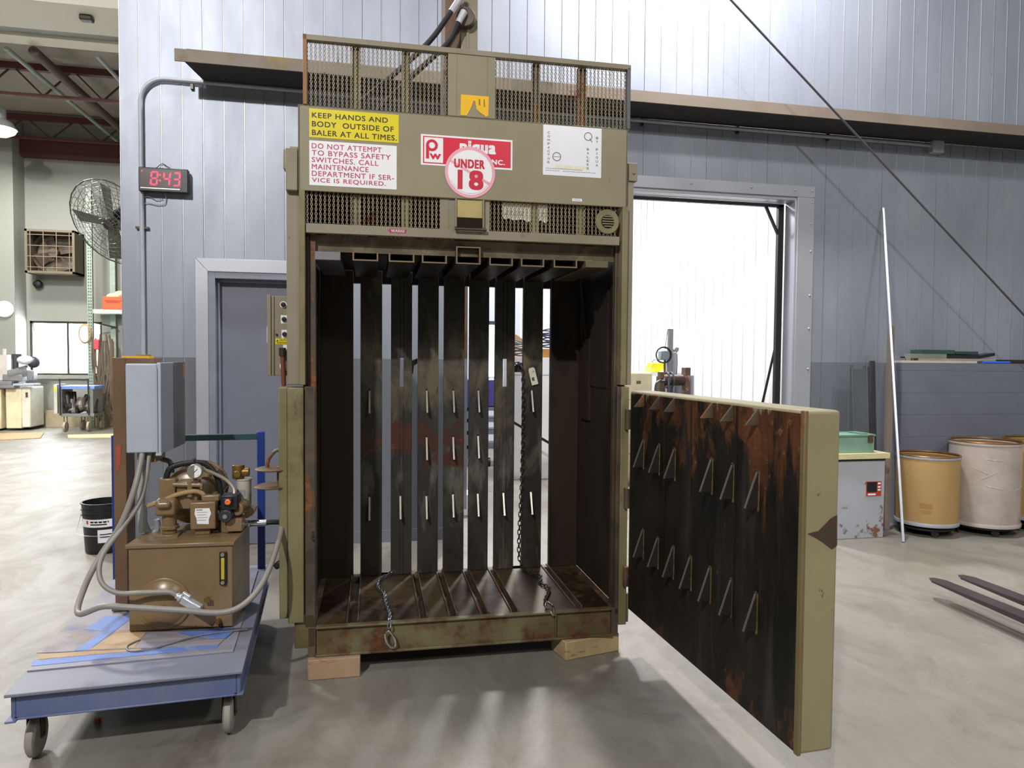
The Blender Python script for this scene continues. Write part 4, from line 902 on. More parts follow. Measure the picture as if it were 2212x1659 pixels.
# ------------------------------------------------------------------ wall clock
CL = thing('digital_clock', 'black wall clock with red digits reading 8:43', 'clock', (-1.48, WY - .004, 2.72))
b = B(); b.box(-.17, -.08, .0, .17, -.02, .175); b.put('case', 'blackp', CL, bevel=.005)
b = B(); b.box(-.155, -.083, .03, .125, -.079, .16); b.put('display', 'display', CL, smooth=False)
b = B(); b.box(-.155, -.084, .018, .115, -.08, .026); b.put('front_strip', 'steel', CL)
def seg7(b, ch, x, z, wd, h, y, t=.011, sh=.1):
    S = {'8': 'abcdefg', '4': 'bcfg', '3': 'abcdg'}[ch]; g = .0018
    def q(pts): b.prism([(x + px + (pz) * sh, y, z + pz) for px, pz in pts], (0, -.0015, 0))
    hm = h / 2
    for s in S:
        if s == 'a': q([(g + t * .4, h), (wd - g - t * .4, h), (wd - t - g, h - t), (t + g, h - t)])
        if s == 'd': q([(g + t * .4, 0), (t + g, t), (wd - t - g, t), (wd - g - t * .4, 0)])
        if s == 'g': q([(t * .6 + g, hm), (t + g, hm + t / 2), (wd - t - g, hm + t / 2), (wd - t * .6 - g, hm), (wd - t - g, hm - t / 2), (t + g, hm - t / 2)])
        for k, x0, z0 in (('f', 0, hm), ('e', 0, 0)):
            if s == k: q([(0, z0 + g + t * .4), (0, z0 + hm - g - t * .4), (t, z0 + hm - g - t * .8), (t, z0 + g + t * .8)])
        for k, x0, z0 in (('b', wd, hm), ('c', wd, 0)):
            if s == k: q([(wd, z0 + g + t * .4), (wd - t, z0 + g + t * .8), (wd - t, z0 + hm - g - t * .8), (wd, z0 + hm - g - t * .4)])
for ch, x in (('8', -.092), ('4', -.006), ('3', .062)): b = B(); seg7(b, ch, x, .043, .052, .103, -.0835); b.put('digit', 'led', CL, smooth=False)
b = B()
for z in (.075, .115): b.box(-.026, -.085, z, -.016, -.0835, z + .011)
b.put('colon', 'led', CL, smooth=False); b = B(); b.box(-.148, -.085, .14, -.141, -.0835, .149)
b.put('alarm_dot', 'led', CL, smooth=False)
b = B(); b.tube([(-.07, -.03, .175), (-.03, -.01, .222), (-.02, -.01, .225), (.055, -.03, .175)], .0025, 6, 1); b.put('hanger', 'dsteel', CL)
b = B(); b.tube([(.0, -.03, 0), (.0, -.012, -.035), (-.01, -.012, -.075), (-.06, -.012, -.085), (-.13, -.012, -.075), (-.165, -.012, -.095)], .003, 6).tube([(-.02, -.012, -.04), (-.07, -.012, -.05), (-.11, -.012, -.03), (-.165, -.012, -.03)], .0025, 6); b.put('cord', plain('grey cord', '#8f919c', .5), CL)

# ------------------------------------------------------------------ conduit, beam, wires on the wall
y = WY - .03
b = B(); b.tube([(-1.645, y, 1.50), (-1.645, y, 3.38)], .0165, 12, 1)
arc = [(-1.645 + .17 * (1 - math.cos(R(a))), y, 3.395 + .17 * math.sin(R(a))) for a in range(0, 91, 10)]
b.tube([(-1.645, y, 3.37)] + arc + [(5.3, y, 3.538)], .0165, 12, 1)
co = tag(b.put('wall_conduit', 'galv'), 'galvanized conduit rising past the clock, bending and running along under the beam', 'conduit')
b = B()
b.box(-1.69, y, 2.45, -1.6, WY - .005, 2.466)
for x in (-1.3, 2.3, 3.2, 4.1): b.box(x, y, 3.51, x + .02, WY - .005, 3.575)
b.put('pipe_strap', 'dsteel', co)
b = B(); b.box(-1.68, y - .03, 1.465, -1.6, WY - .002, 1.51); b.put('end_fitting', plain('ochre fitting', '#8a7a2c', .5), co)
jb = tag(B().box(5.19, WY - .07, 3.47, 5.31, WY - .001, 3.60).put('conduit_box', 'alu', bevel=.004), 'small silver junction box at the right end of the conduit', 'junction box')
BM = thing('steel_beam', 'long brown steel beam running along the upper wall behind the baler', 'beam', (-1.31, 5.54, 3.56))
b = B(); b.prism([(-1.325, 5.35, 3.577), (9.0, 5.35, 3.577), (9.0, 5.35, 3.662), (-1.325, 5.35, 3.662)], (0, .012, 0)); b.put('front_flange', 'beam', BM, world=True)
b = B(); b.prism([(-1.26, 5.362, 3.577), (-1.2, WY - .006, 3.577), (9, WY - .006, 3.577), (9, 5.362, 3.577)], (0, 0, .012)); b.put('web', plain('shade-darkened brown web', '#332f2d', .8), BM, world=True)  # underside shade put into the colour, darker than the flange steel
b = B(); b.box(-1.25, 5.36, 3.66, 9.0, 5.45, 3.67); b.put('top_lip', 'beam', BM, world=True)
def cable(name, pts, r, label, mat='dsteel', cat='cable', sub=1): b = B(); b.tube(pts, r, 8, sub); return tag(b.put(name, mat), label, cat)
cable('guy_wire', [(-1.17, 4.85, 7.39), (7.66, 4.85, .0)], .0085, 'thin dark guy wire slanting down across the right wall in front of the beam', plain('dark wire', '#55545c', .5, .4))

# ------------------------------------------------------------------ things along the right wall
b = B(); b.bar((4.374, 4.96, .004), (4.70, 5.69, 2.93), .02, .02); tag(b.put('aluminium_tube', 'alu', bevel=.002), 'long thin silver tube leaning on the right wall', 'tube')
b = B(); b.bar((4.545, 5.36, .002), (4.63, 5.465, 1.83), .055, .03, (0, 1, 0)); b.bar((4.573, 5.38, .002), (4.657, 5.485, 1.83), .006, .05, (0, 1, 0)); tag(b.put('steel_angle', worn('brown angle bar', '#7b6f66', thr=.66, scale=6)), 'brownish steel angle bar standing behind the thin silver tube', 'steel bar')
b = B(); m = Matrix.Translation((4.28, 5.42, .003)) @ Matrix.Rotation(R(-4), 4, 'X'); b.box(0, 0, 0, .155, .03, 1.44, m).box(.155, .0, 0, .165, .05, 1.47, m).box(.0, .012, 1.44, .03, .028, 1.48, m); tag(b.put('grey_door_panel', plain('dark slate panel', '#565a60', .45, .2), bevel=.002), 'narrow dark grey panel leaning behind the green box', 'panel')
b = B(); m = Matrix.Translation((4.455, 5.44, .003)) @ Matrix.Rotation(R(-3.5), 4, 'X'); b.box(.0, 0, 0, .02, .03, 1.46, m).box(.02, .0, 0, .075, .012, 1.51, m); tag(b.put('steel_channel', plain('dark channel', '#3d3c42', .5, .3), bevel=.002), 'dark steel channel standing between grey panel and angle bar', 'steel bar')
b = B(); b.box(4.50, WY - .06, 1.27, 4.57, WY - .002, 1.40); tag(b.put('wall_box', 'block', bevel=.004), 'small grey box on the wall left of the leaning grey panel', 'junction box')
CB = thing('steel_cabinet', 'pale grey rust-spotted cabinet behind the baler door on the right', 'cabinet', (4.05, 5.25, 0))
b = B(); b.box(-.35, -.12, .0, .275, .14, .66); b.put('body', 'spotcab', CB, bevel=.006)
b = B(); b.box(-.37, -.14, .68, .305, .15, .727); b.put('top_board', 'ivory', CB, bevel=.002)
b = B(); b.box(-.35, -.12, .66, .275, .14, .68); b.put('top_spacer', 'dsteel', CB)
b = B(); b.box(.095, -.124, .36, .24, -.12, .485); lb = b.put('nameplate', plain('red plate', '#b5392c', .5), CB)
b = B(); b.box(.1, -.126, .395, .195, -.123, .48); b.put('meter_face', 'blackp', lb)
b = B()
for z in (.46, .43, .405): b.box(.205, -.1255, z, .232, -.124, z + .014)
b.box(.11, -.1255, .368, .185, -.124, .382); b.put('print_lines', 'white', lb)
b = B(); b.sphere((.325, .02, .34), .032, 14).cyl((.27, .02, .34), (.32, .02, .34), .012); b.put('red_knob', plain('red knob', '#c42f3c', .35), CB)
GB = thing('metal_box', 'green metal lid box resting on the cabinet top', 'box', (4.08, 5.27, .727))
b = B(); b.box(-.3, -.12, 0, .15, .11, .14); b.put('body', 'greenbox', GB, bevel=.004)
b = B(); b.box(-.31, -.13, .14, .155, .115, .158).box(.03, -.1, .158, .1, .05, .168); b.put('lid', worn('green box lid', '#6f927f', thr=.6, scale=9, rust='#6b4632'), GB, bevel=.003)
b = B(); b.box(.085, -.137, .09, .125, -.118, .15); b.put('clasp', 'rust', GB)
def drum(x, y, r, z0, h, label, kind):
    D = thing('fibre_drum', label, 'drum', (x, y, z0), 0, 'drums along the right wall')
    b = B(); b.lathe((0, 0, 0), [(0, .005), (r - .004, .005), (r, .02), (r, h - .02), (r - .006, h - .02), (r - .006, .03), (0, .03)], n=48)
    sh = b.put('shell', 'wrap' if kind == 'wrap' else 'cardboard', D)
    for z in (0.0, h - .035): B().lathe((0, 0, z), [(r - .002, .0), (r + .006, .004), (r + .008, .018), (r + .004, .033), (r - .008, .035)], n=48).put('hoop', 'galv' if kind != 'wrap' else 'wrap', D)
    b = B(); b.lathe((0, 0, h - .012), [(r + .007, 0), (r + .009, .006), (r + .004, .012), (r - .008, .012), (r - .01, 0)], n=48); b.put('rim', plain('rusty hoop', '#7a5a38', .4, .5), D)
    b = B(); b.lathe((0, 0, .05), [(0, 0), (r - .008, 0), (r - .008, h - .08)], n=40); b.put('lining', 'drumin', D)
    return D
def dolly(x, y, r, label):
    D = thing('drum_dolly', label, 'dolly', (x, y, 0), R(25), 'dollies under the drums')
    b = B(); b.lathe((0, 0, .056), [(0, 0), (r, 0), (r, .016), (0, .016)], n=32); b.put('platform', 'black', D)
    for k in range(4):
        a = R(45 + 90 * k); cx, cy = (r - .04) * math.cos(a), (r - .04) * math.sin(a)
        b = B(); b.cyl((cx - .012, cy, .028), (cx + .012, cy, .028), .028, n=18).box(cx - .018, cy - .012, .03, cx - .013, cy + .012, .07).box(cx + .013, cy - .012, .03, cx + .018, cy + .012, .07); b.put('caster', 'dsteel', D)
D1 = drum(4.83, 5.22, .245, .09, .61, 'tan cardboard drum with a metal hoop beside the silver tube', 'tan')
b = B(); wrap(b, .2462, .2462, .165, .205, 215, 238, 6); wrap(b, .2462, .2462, .12, .15, 218, 236, 6); b.put('stencil', plain('faded brown stencil', '#9c7440', .7), D1)
dolly(4.83, 5.22, .22, 'black wheeled dolly under the tan cardboard drum')
D2 = drum(5.385, 5.18, .275, .075, .74, 'tall drum swathed in cloudy plastic wrap, right of the tan drum', 'wrap')
b = B()
rr = random.Random(3)
for k in range(6):
    a = 205 + rr.random() * 90; z = .1 + rr.random() * .5; k_ = (rr.random() - .5) * .05; b.tube([(.2762 * math.cos(R(a + q * 6)), .2762 * math.sin(R(a + q * 6)), z + q * k_) for q in range(5)], .0016, 5, 3)
b.put('wrap_fold', plain('shiny wrap fold', '#c4bcb8', .15), D2)
dolly(5.385, 5.18, .25, 'black wheeled dolly under the plastic-wrapped drum')
drum(5.96, 5.17, .27, .1, .72, 'pale cardboard drum cut off by the right edge, past the wrapped drum', 'tan')
dolly(5.96, 5.17, .24, 'black wheeled dolly under the drum at the right edge')
# stock lying on the ledge
LG = 'offcuts lying on the wall ledge'
def ledge(name, x0, x1, y0, y1, z0, z1, mat, label, cat, dz=0.0):
    b = B(); b.hexa([(x0, y0, z0), (x1, y0, z0 + dz), (x1, y1, z0 + dz), (x0, y1, z0), (x0, y0, z1), (x1, y0, z1 + dz), (x1, y1, z1 + dz), (x0, y1, z1)]); return tag(b.put(name, mat, bevel=.002), label, cat, LG)
ledge('plank', 4.82, 5.62, 5.52, 5.7, 1.4925, 1.514, plain('pale plank', '#b7b0a2', .6), 'pale flat plank lying directly on the ledge at its left', 'plank')
ledge('plank', 5.0, 5.85, 5.54, 5.70, 1.5145, 1.536, plain('grey plank', '#8f8682', .6), 'greyish plank stacked on the pale plank on the ledge', 'plank')
ledge('aluminium_extrusion', 4.90, 5.30, 5.54, 5.60, 1.5365, 1.577, plain('grimy aluminium', '#8f9288', .4, .4), 'short grimy aluminium bar on the stacked planks', 'bar')
ledge('steel_rod', 4.88, 5.1, 5.615, 5.635, 1.5365, 1.552, 'black', 'short black rod on the left end of the stacked planks', 'rod')
ledge('green_board', 5.03, 5.40, 5.55, 5.68, 1.578, 1.617, plain('dark green board', '#2c4a46', .6), 'dark green board topmost of the ledge pile, left half', 'board')
ledge('green_board', 5.305, 5.68, 5.56, 5.70, 1.5365, 1.576, plain('blackish green board', '#1d2a28', .6), 'blackish board tucked beneath the green boards on the ledge', 'board')
ledge('green_board', 5.41, 5.66, 5.55, 5.68, 1.5775, 1.605, plain('deep green board', '#24403c', .6), 'deep green short board beside the topmost board on the ledge', 'board')
ledge('black_plate', 5.69, 5.88, 5.58, 5.69, 1.5365, 1.565, 'blackp', 'black wedge-shaped plate at the right of the ledge pile', 'plate', .03)
ledge('steel_rod', 5.86, 6.5, 5.56, 5.60, 1.4925, 1.53, 'dsteel', 'long dark rod lying on the ledge at the right edge', 'rod')
b = B(); b.cyl((5.70, 5.535, 1.503), (6.0, 5.535, 1.503), .0105, n=14); tag(b.put('blue_tube', plain('bright blue tube', '#2f62d0', .4)), 'bright blue tube lying along the front of the ledge', 'tube', LG)
# fork tips
FK = thing('pallet_forks', 'pair of dark steel fork blades reaching in from the right edge', 'forks', (3.62, 2.6, 0))
for p0, p1 in (((3.535, 3.76, .12), (3.47, 2.6, .13)), ((3.772, 3.78, .12), (3.70, 2.62, .13))):
    p0, p1 = Vector(p0), Vector(p1); d = (p1 - p0).normalized(); a = Vector((-d.y, d.x, 0)) * .05
    b = B(); q = p0 + d * .06
    t0, t1 = .004, .012
    b.hexa([p0 - a * .35 + Vector((0, 0, -t0)), p0 + a * .35 + Vector((0, 0, -t0)), q + a + Vector((0, 0, -t0 * 1.3)), q - a + Vector((0, 0, -t0 * 1.3)), p0 - a * .35 + Vector((0, 0, t0)), p0 + a * .35 + Vector((0, 0, t0)), q + a + Vector((0, 0, t0 * 1.3)), q - a + Vector((0, 0, t0 * 1.3))])
    b.hexa([q - a + Vector((0, 0, -t0 * 1.3)), q + a + Vector((0, 0, -t0 * 1.3)), p1 + a + Vector((0, 0, -.035)), p1 - a + Vector((0, 0, -.035)), q - a + Vector((0, 0, t0 * 1.3)), q + a + Vector((0, 0, t0 * 1.3)), p1 + a + Vector((0, 0, t1)), p1 - a + Vector((0, 0, t1))])
    b.hexa([p1 - a + Vector((0, 0, -.035)), p1 + a + Vector((0, 0, -.035)), p1 + a + d * .04 + Vector((0, 0, -.035)), p1 - a + d * .04 + Vector((0, 0, -.035)), p1 - a + Vector((0, 0, .5)), p1 + a + Vector((0, 0, .5)), p1 + a + d * .04 + Vector((0, 0, .5)), p1 - a + d * .04 + Vector((0, 0, .5))])
    b.put('fork', plain('dark fork steel', '#4b4347', .35, .5), FK, world=True)
b = B(); b.bar((3.3, 2.53, .38), (3.9, 2.55, .38), .03, .1).bar((3.3, 2.53, .15), (3.9, 2.55, .15), .03, .1); b.put('carriage', 'dsteel', FK, world=True)
b = B(); b.prism([(-1.092, 3.085, .001), (-1.075, 3.08, .001), (-1.07, 3.095, .001), (-1.085, 3.1, .001)], (0, 0, .012)); tag(b.put('orange_scrap', plain('orange scrap', '#d0482a', .6)), 'tiny orange scrap on the floor beneath the cart', 'scrap')

# ------------------------------------------------------------------ bright room behind the opening
T = thing('filing_cabinet', 'cream filing cabinet seen through the bright opening beside the baler column', 'cabinet', (2.95, 8.3, 0))
b = B(); b.box(-.25, -.3, 0, .475, .4, 1.345); b.put('body', 'cream', T, bevel=.004)
for k in range(4):
    z = .03 + k * .33; b = B(); b.box(-.24, -.312, z, .465, -.3, z + .315); d = b.put('drawer', 'cream', T, bevel=.003)
    b = B(); b.box(.265, -.318, z + .19, .32, -.31, z + .225); b.put('label_holder', plain('brass label holder', '#8a7a3a', .4, .6), d)
T = thing('work_bench', 'white work bench with a shelf behind the cream filing cabinet', 'bench', (3.62, 8.6, 0))
b = B(); b.box(-.19, -.4, 1.30, .40, .5, 1.345); b.put('top', 'whitewall', T)
for x in (-.16, .36):
    for yy in (-.35, .45): b = B(); b.box(x - .025, yy - .025, 0, x + .025, yy + .025, 1.30); b.put('leg', 'whitewall', T)
T = thing('tool_case', 'bright yellow tool case on top of the cream cabinet and bench', 'case', (3.55, 8.32, 1.346))
b = B(); b.prism([(-.06, -.08, 0), (.07, -.08, 0), (.19, -.08, .06), (.20, -.08, .115), (-.02, -.08, .12), (-.05, -.08, .06)], (0, .16, 0)); b.put('case', 'fyellow', T, bevel=.01)
b = B(); b.box(-.075, -.085, 0, .0, .05, .055); b.put('latch_block', plain('pale yellow block', '#e8e66a', .4), T, bevel=.006)
b = B(); b.tube([(.0, 0, .12), (.04, 0, .16), (.1, 0, .13), (.2, .0, .05)], .004, 6); b.put('cord', 'dsteel', T)
T = thing('pendant_post', 'grey steel post with a coiled cord rising behind the hose reel', 'post', (3.48, 7.62, 0))
b = B(); b.box(-.03, -.02, 0, .03, .02, 1.865).box(.02, -.025, 0, .036, .025, 1.5); b.put('post', 'greyarm', T, bevel=.003)
b = B(); b.box(-.13, -.05, 1.5, -.035, .05, 1.61); b.put('control_head', plain('blue-grey head', '#7b8790', .5), T, bevel=.012)
b = B(); b.tube([(-.02, -.03, 1.86), (-.05, -.03, 1.84), (-.075, -.03, 1.63)], .004, 6); b.put('cord', 'dsteel', T)
b = B()
for k in range(3): b.tube([(-.11 + .085 * math.cos(R(a)) * (1 + .08 * k), -.06 - .006 * k, 1.56 + .085 * math.sin(R(a)) * (1 + .06 * k)) for a in range(0, 360, 30)], .005, 6, 3, closed=True)
b.put('cord_coil', 'dsteel', T)
b = B(); b.cyl((-.07, 0, 1.0), (-.07, 0, 1.5), .008, n=8).cyl((-.05, .02, 1.0), (-.05, .02, 1.5), .006, n=8); b.put('rod', 'copper', T)
T = thing('spray_tank', 'blue-grey tall box with a loop handle right of the grey post', 'box', (3.575, 7.8, 0))
b = B(); b.box(-.045, -.06, 0, .05, .06, 1.60); b.put('body', plain('blue-grey tank', '#8d98a2', .45), T, bevel=.012)
b = B(); b.tube([(-.035, 0, 1.6), (-.03, 0, 1.625), (.0, 0, 1.635), (.03, 0, 1.625), (.035, 0, 1.6)], .004, 6); b.put('handle', 'dsteel', T)
b = B(); b.tube([(.047, -.07, 1.58), (.05, -.07, 1.4), (.03, -.07, 1.2)], .004, 6).tube([(-.03, -.07, 1.58), (-.035, -.07, 1.4), (-.01, -.07, 1.2)], .004, 6); b.put('hose', 'black', T)
T = thing('wooden_post', 'pale wooden stake with a dark hinged block behind the blue-grey box', 'post', (3.70, 7.95, 0))
b = B(); b.box(-.03, -.02, 0, .015, .02, 1.58); b.put('stake', plain('pale stake', '#b8a890', .6), T)
b = B(); b.prism([(-.05, -.03, 1.60), (.0, -.03, 1.66), (.03, -.03, 1.655), (.03, -.03, 1.62), (-.015, -.03, 1.56)], (0, .05, 0)); b.put('block', 'greyarm', T)
T = thing('hose_reel', 'rusty hose reel with black hose just above the open baler door', 'hose reel', (3.34, 7.2, 0))
b = B(); b.cyl((3.20, 7.2, 1.28), (3.46, 7.2, 1.28), .058, n=24)
for k in range(14): b.lathe((3.225 + k * .016, 7.2, 1.28), [(.058, -.007), (.063, 0), (.058, .007)], (1, 0, 0), 24)
b.put('drum', plain('brown reel drum', '#4a3632', .5, .4), T, world=True)
b = B(); b.box(3.45, 7.15, .0, 3.515, 7.25, 1.42); b.put('side_post', worn('flaking side post', '#5b4438', thr=.56, scale=14, rust='#a88a78', rust2='#8f7666'), T, world=True, bevel=.003)
b = B(); b.box(3.15, 7.15, .0, 3.205, 7.25, 1.32).box(3.145, 7.12, 1.3, 3.19, 7.2, 1.37); b.put('side_post', 'rust', T, world=True, bevel=.003)
b = B(); b.box(3.1, 7.1, 0, 3.56, 7.3, .03).box(3.2, 7.17, 1.0, 3.45, 7.23, 1.02); b.put('base', 'dsteel', T, world=True)
b = B()
for k in range(2): b.tube([(3.255 + k * .05, 7.2 - .075 * math.cos(R(a)), 1.28 + .085 * math.sin(R(a))) for a in range(0, 360, 30)], .011, 8, 3, closed=True)
b.tube([(3.24, 7.13, 1.30), (3.235, 7.11, 1.2), (3.23, 7.1, 1.0), (3.22, 7.1, .6)], .011, 8).tube([(3.2, 7.14, 1.285), (3.13, 7.13, 1.27), (3.09, 7.13, 1.2), (3.085, 7.13, .9)], .012, 8)
b.put('hose', plain('dark grey hose', '#3b3f46', .4), T, world=True)
b = B(); b.cyl((3.15, 7.14, 1.282), (3.2, 7.14, 1.29), .018, n=10); b.put('hose_fitting', 'chrome', T, world=True)
tag(B().box(3.53, 7.3, 0, 3.63, 7.6, 1.33).put('metal_locker', plain('pale slate locker', '#8f95a6', .5), bevel=.004), 'narrow slate-grey metal locker right of the hose reel', 'locker')
b = B(); b.cyl((3.60, 6.25, .0), (3.86, 5.99, 1.86), .012, n=8); tag(b.put('dark_pole', 'black'), 'thin dark pole leaning in the right corner of the bright opening', 'pole')
T = thing('cable_bench', 'white storage cabinet heaped with cable coils, seen through the baler slats', 'cabinet', (2.06, 8.7, 0))
b = B(); b.box(-.28, -.25, 0, .33, .4, 1.52); b.put('body', 'whitewall', T); b = B(); b.box(-.28, -.258, 1.3, .33, -.25, 1.305); b.put('drawer_gap', 'grey_ink', T)
def coil(x, y, z, r, n, mat, label):
    b = B()
    for k in range(n): b.tube([(x + r * (1 - .05 * (k % 3)) * math.cos(R(a)), y + .012 * (k % 4) + r * .5 * math.sin(R(a)), z + k * .022 + .03 * math.sin(R(a + 50 * k))) for a in range(0, 360, 30)], .009, 6, 3, closed=True)
    return tag(b.put('cable_coil', mat), label, 'cable coil', 'cable coils on the white cabinet')
coil(2.24, 8.55, 1.68, .11, 9, plain('navy cable', '#3b4560', .4), 'navy cable coil topmost right, seen through the last baler gap')
coil(1.89, 8.55, 1.57, .10, 7, plain('slate cable', '#4b5058', .4), 'dark grey cable coil left of the navy coil, seen between slats')
T = tag(B().box(2.12, 8.48, 1.522, 2.36, 8.62, 1.63).put('cardboard_box', plain('brown carton', '#b07a40', .7), bevel=.003), 'small brown carton under the navy cable coil', 'box')
b = B(); b.prism([(1.80, 8.72, 1.522), (1.80, 8.72, 1.76), (1.86, 8.72, 1.82), (1.96, 8.72, 1.75), (1.96, 8.72, 1.522)], (0, .1, 0)); tag(b.put('paper_stack', plain('orange-white papers', '#d8b48a', .7)), 'loose orange-white papers above the grey cable coil', 'papers')
b = B(); b.bar((1.5, 7.9, .86), (2.98, 7.9, .012), .02, .03); tag(b.put('dark_bar', 'black'), 'dark slanting bar crossing before the white cabinet, seen through slats', 'bar')
T = thing('bin_cart', 'wheeled grey cart with a purple bin, glimpsed through the baler slats', 'cart', (1.6, 9.6, 0))
b = B(); b.box(-.25, -.1, .84, .25, .4, 1.21); b.put('bin', 'purple', T, bevel=.01)
b = B()
for z in (.25, .45, .62, .78): b.box(-.25, -.1, z, .25, .4, z + .05)
for x in (-.25, .22):
    for yy in (-.1, .37): b.box(x, yy, .12, x + .03, yy + .03, .84)
b.put('frame', 'greyarm', T)
for x in (-.2, .07):
    for yy in (-.05, .35): b = B(); b.cyl((x - .015, yy, .06), (x + .015, yy, .06), .06, n=20); b.put('wheel', 'black', T)
tag(B().box(.86, 6.55, 0, 1.12, 6.8, .2).put('pallet_box', 'whitewall', bevel=.004), 'low white carton on the floor behind the baler slats', 'box')

# ------------------------------------------------------------------ left hall
T = thing('exhaust_fan', 'dusty brown square exhaust fan box high on the far left wall', 'fan', (-6.33, 16.4, 3.15))
x0, x1, z0, z1, y0, y1 = -6.79, -5.87, 3.17, 4.06, 15.9, 16.4; t_ = .05
b = B(); b.box(x0, y0, z0, x0 + t_, y1, z1).box(x1 - t_, y0, z0, x1, y1, z1).box(x0, y0, z0, x1, y1, z0 + t_).box(x0, y0, z1 - t_, x1, y1, z1).box(x0, y1 - .05, z0, x1, y1, z1); b.put('housing', plain('olive-brown fan housing', '#5f5846', .6), T, world=True, bevel=.004)
b = B(); cx, cz = (x0 + x1) / 2, (z0 + z1) / 2
b.lathe((cx, 16.34, cz), [(.41, 0), (.40, -.12), (.43, -.2)], (0, 1, 0), 40); b.box(x0 + .05, 16.2, z0 + .05, x1 - .05, 16.21, z0 + .06); b.put('venturi', 'fanbrown', T, world=True)
b = B()
for k in range(4):
    a = R(25 + 90 * k); u = Vector((math.cos(a), 0, math.sin(a))); v = Vector((-math.sin(a), 0, math.cos(a))); c = Vector((cx, 16.2, cz))
    b.hexa([c + u * .06 - v * .05 + Vector((0, -.03, 0)), c + u * .38 - v * .14 + Vector((0, -.06, 0)), c + u * .38 + v * .12 + Vector((0, .06, 0)), c + u * .06 + v * .05 + Vector((0, .03, 0))] + [p + Vector((0, .006, 0)) for p in (c + u * .06 - v * .05 + Vector((0, -.03, 0)), c + u * .38 - v * .14 + Vector((0, -.06, 0)), c + u * .38 + v * .12 + Vector((0, .06, 0)), c + u * .06 + v * .05 + Vector((0, .03, 0)))])
b.put('blades', plain('dusty blades', '#463b31', .7), T, world=True)
b = B(); b.cyl((cx, 16.05, cz), (cx, 16.25, cz), .09, n=20); b.put('motor', 'fanbrown', T, world=True)
b = B()
for k in range(4): x = x0 + .1 + k * .24; b.cyl((x, 15.91, z0 + .03), (x, 15.91, z1 - .03), .008, n=6)
for k in range(4): z = z0 + .12 + k * .22; b.cyl((x0 + .03, 15.91, z), (x1 - .03, 15.91, z), .008, n=6)
b.put('wire_guard', plain('dusty guard wire', '#7a6a5a', .6), T, world=True)
b = B(); b.lathe((-6.72, 16.3, 2.98), [(0, -.09), (.07, -.06), (.09, 0), (.07, .06), (0, .09)], (0, 1, 0), 16); b.cyl((-6.72, 16.3, 2.98), (-6.72, 16.4, 2.98), .03); tag(b.put('vent_cap', 'black'), 'small black round fitting on the wall below the exhaust fan', 'fitting')
# wall fan by the corner
T = thing('cage_fan', 'large wire-cage industrial fan mounted by the wall corner, tilted down', 'fan', (-2.24, 6.9, 2.69))
nrm = Vector((-.35, -.78, -.52)).normalized(); ua = nrm.cross(Vector((0, 0, 1))).normalized(); va = ua.cross(nrm)
FM = Matrix((ua, va, nrm)).transposed().to_4x4()
def FB(b, name, mat, **k): b.bm.transform(FM); return b.put(name, mat, T, **k)
b = B(); RF = .40
for k in range(1, 11):
    r = RF * k / 10; h = .10 * (1 - (r / RF) ** 2) ** .5
    for s in (1, -1): b.tube([(r * math.cos(R(a)), r * math.sin(R(a)), s * h) for a in range(0, 360, 15)], .0022 if k < 10 else .006, 5, 1, closed=True)
for k in range(28):
    a = 2 * math.pi * k / 28
    for s in (1, -1): b.tube([(r * RF * math.cos(a), r * RF * math.sin(a), s * .10 * (1 - r * r) ** .5) for r in (.12, .4, .65, .85, .95, 1.0)], .002, 4, 1)
FB(b, 'cage', plain('cage wire', '#7d8280', .4, .6), smooth=False)
b = B()
for k in range(4):
    a = R(15 + 90 * k); c, s = math.cos(a), math.sin(a); m = Matrix(((c, -s, 0, 0), (s, c, 0, 0), (0, 0, 1, 0), (0, 0, 0, 1)))
    b.hexa([m @ Vector(p) for p in ((.05, -.04, -.015), (.35, -.07, -.035), (.35, .07, .03), (.05, .04, .015), (.05, -.04, -.011), (.35, -.07, -.031), (.35, .07, .034), (.05, .04, .019))])
FB(b, 'blades', plain('dark fan blades', '#64645a', .5, .3))
b = B(); b.cyl((0, 0, -.02), (0, 0, .05), .055, n=20); FB(b, 'hub', 'dsteel')
b = B(); b.cyl((0, 0, -.30), (0, 0, -.06), .095, n=22); FB(b, 'motor', 'black', bevel=.01)
b = B(); b.bar((-2.22, 7.05, 2.78), (-1.80, 7.1, 2.78), .05, .05).box(-1.83, 7.0, 2.62, -1.80, 7.2, 2.94); b.put('wall_bracket', 'dsteel', T, world=True)
# storage rack, things on and hanging from it
T = thing('storage_rack', 'tall perforated green storage rack standing against the far wall by the corner', 'rack', (-4.6, 16.1, 0))
for x in (-5.67, -3.4):
    for yy in (15.95,):
        b = B(); b.box(x, yy, 0, x + .1, yy + .07, 4.95); b.mi = 1
        for k in range(75):
            for q in (.025, .065): b.box(x + q, yy - .002, .12 + k * .064, x + q + .016, yy + .001, .148 + k * .064)
        b.put('upright', ['greenrack', 'dsteel'], T, world=True)
b = B(); b.box(-5.34, 16.27, 0, -5.24, 16.33, 4.6); b.put('upright', 'greenrack', T, world=True)
for z in (2.38, .45): b = B(); b.box(-5.6, 15.96, z, -3.35, 16.03, z + .075).box(-5.6, 16.26, z, -3.35, 16.33, z + .075).box(-5.6, 15.97, z + .06, -3.35, 16.33, z + .085); b.put('shelf', plain('pale green shelf', '#b4c2b4', .5), T, world=True)
b = B(); b.bar((-5.62, 15.97, 2.2), (-5.22, 16.27, 2.1), .03, .03).bar((-5.62, 15.97, 1.2), (-5.22, 16.27, .4), .02, .02); b.put('brace', 'dsteel', T, world=True)
T = thing('orange_box', 'orange box holding tan bundles on the green rack shelf', 'box', (-5.2, 16.13, 2.467))
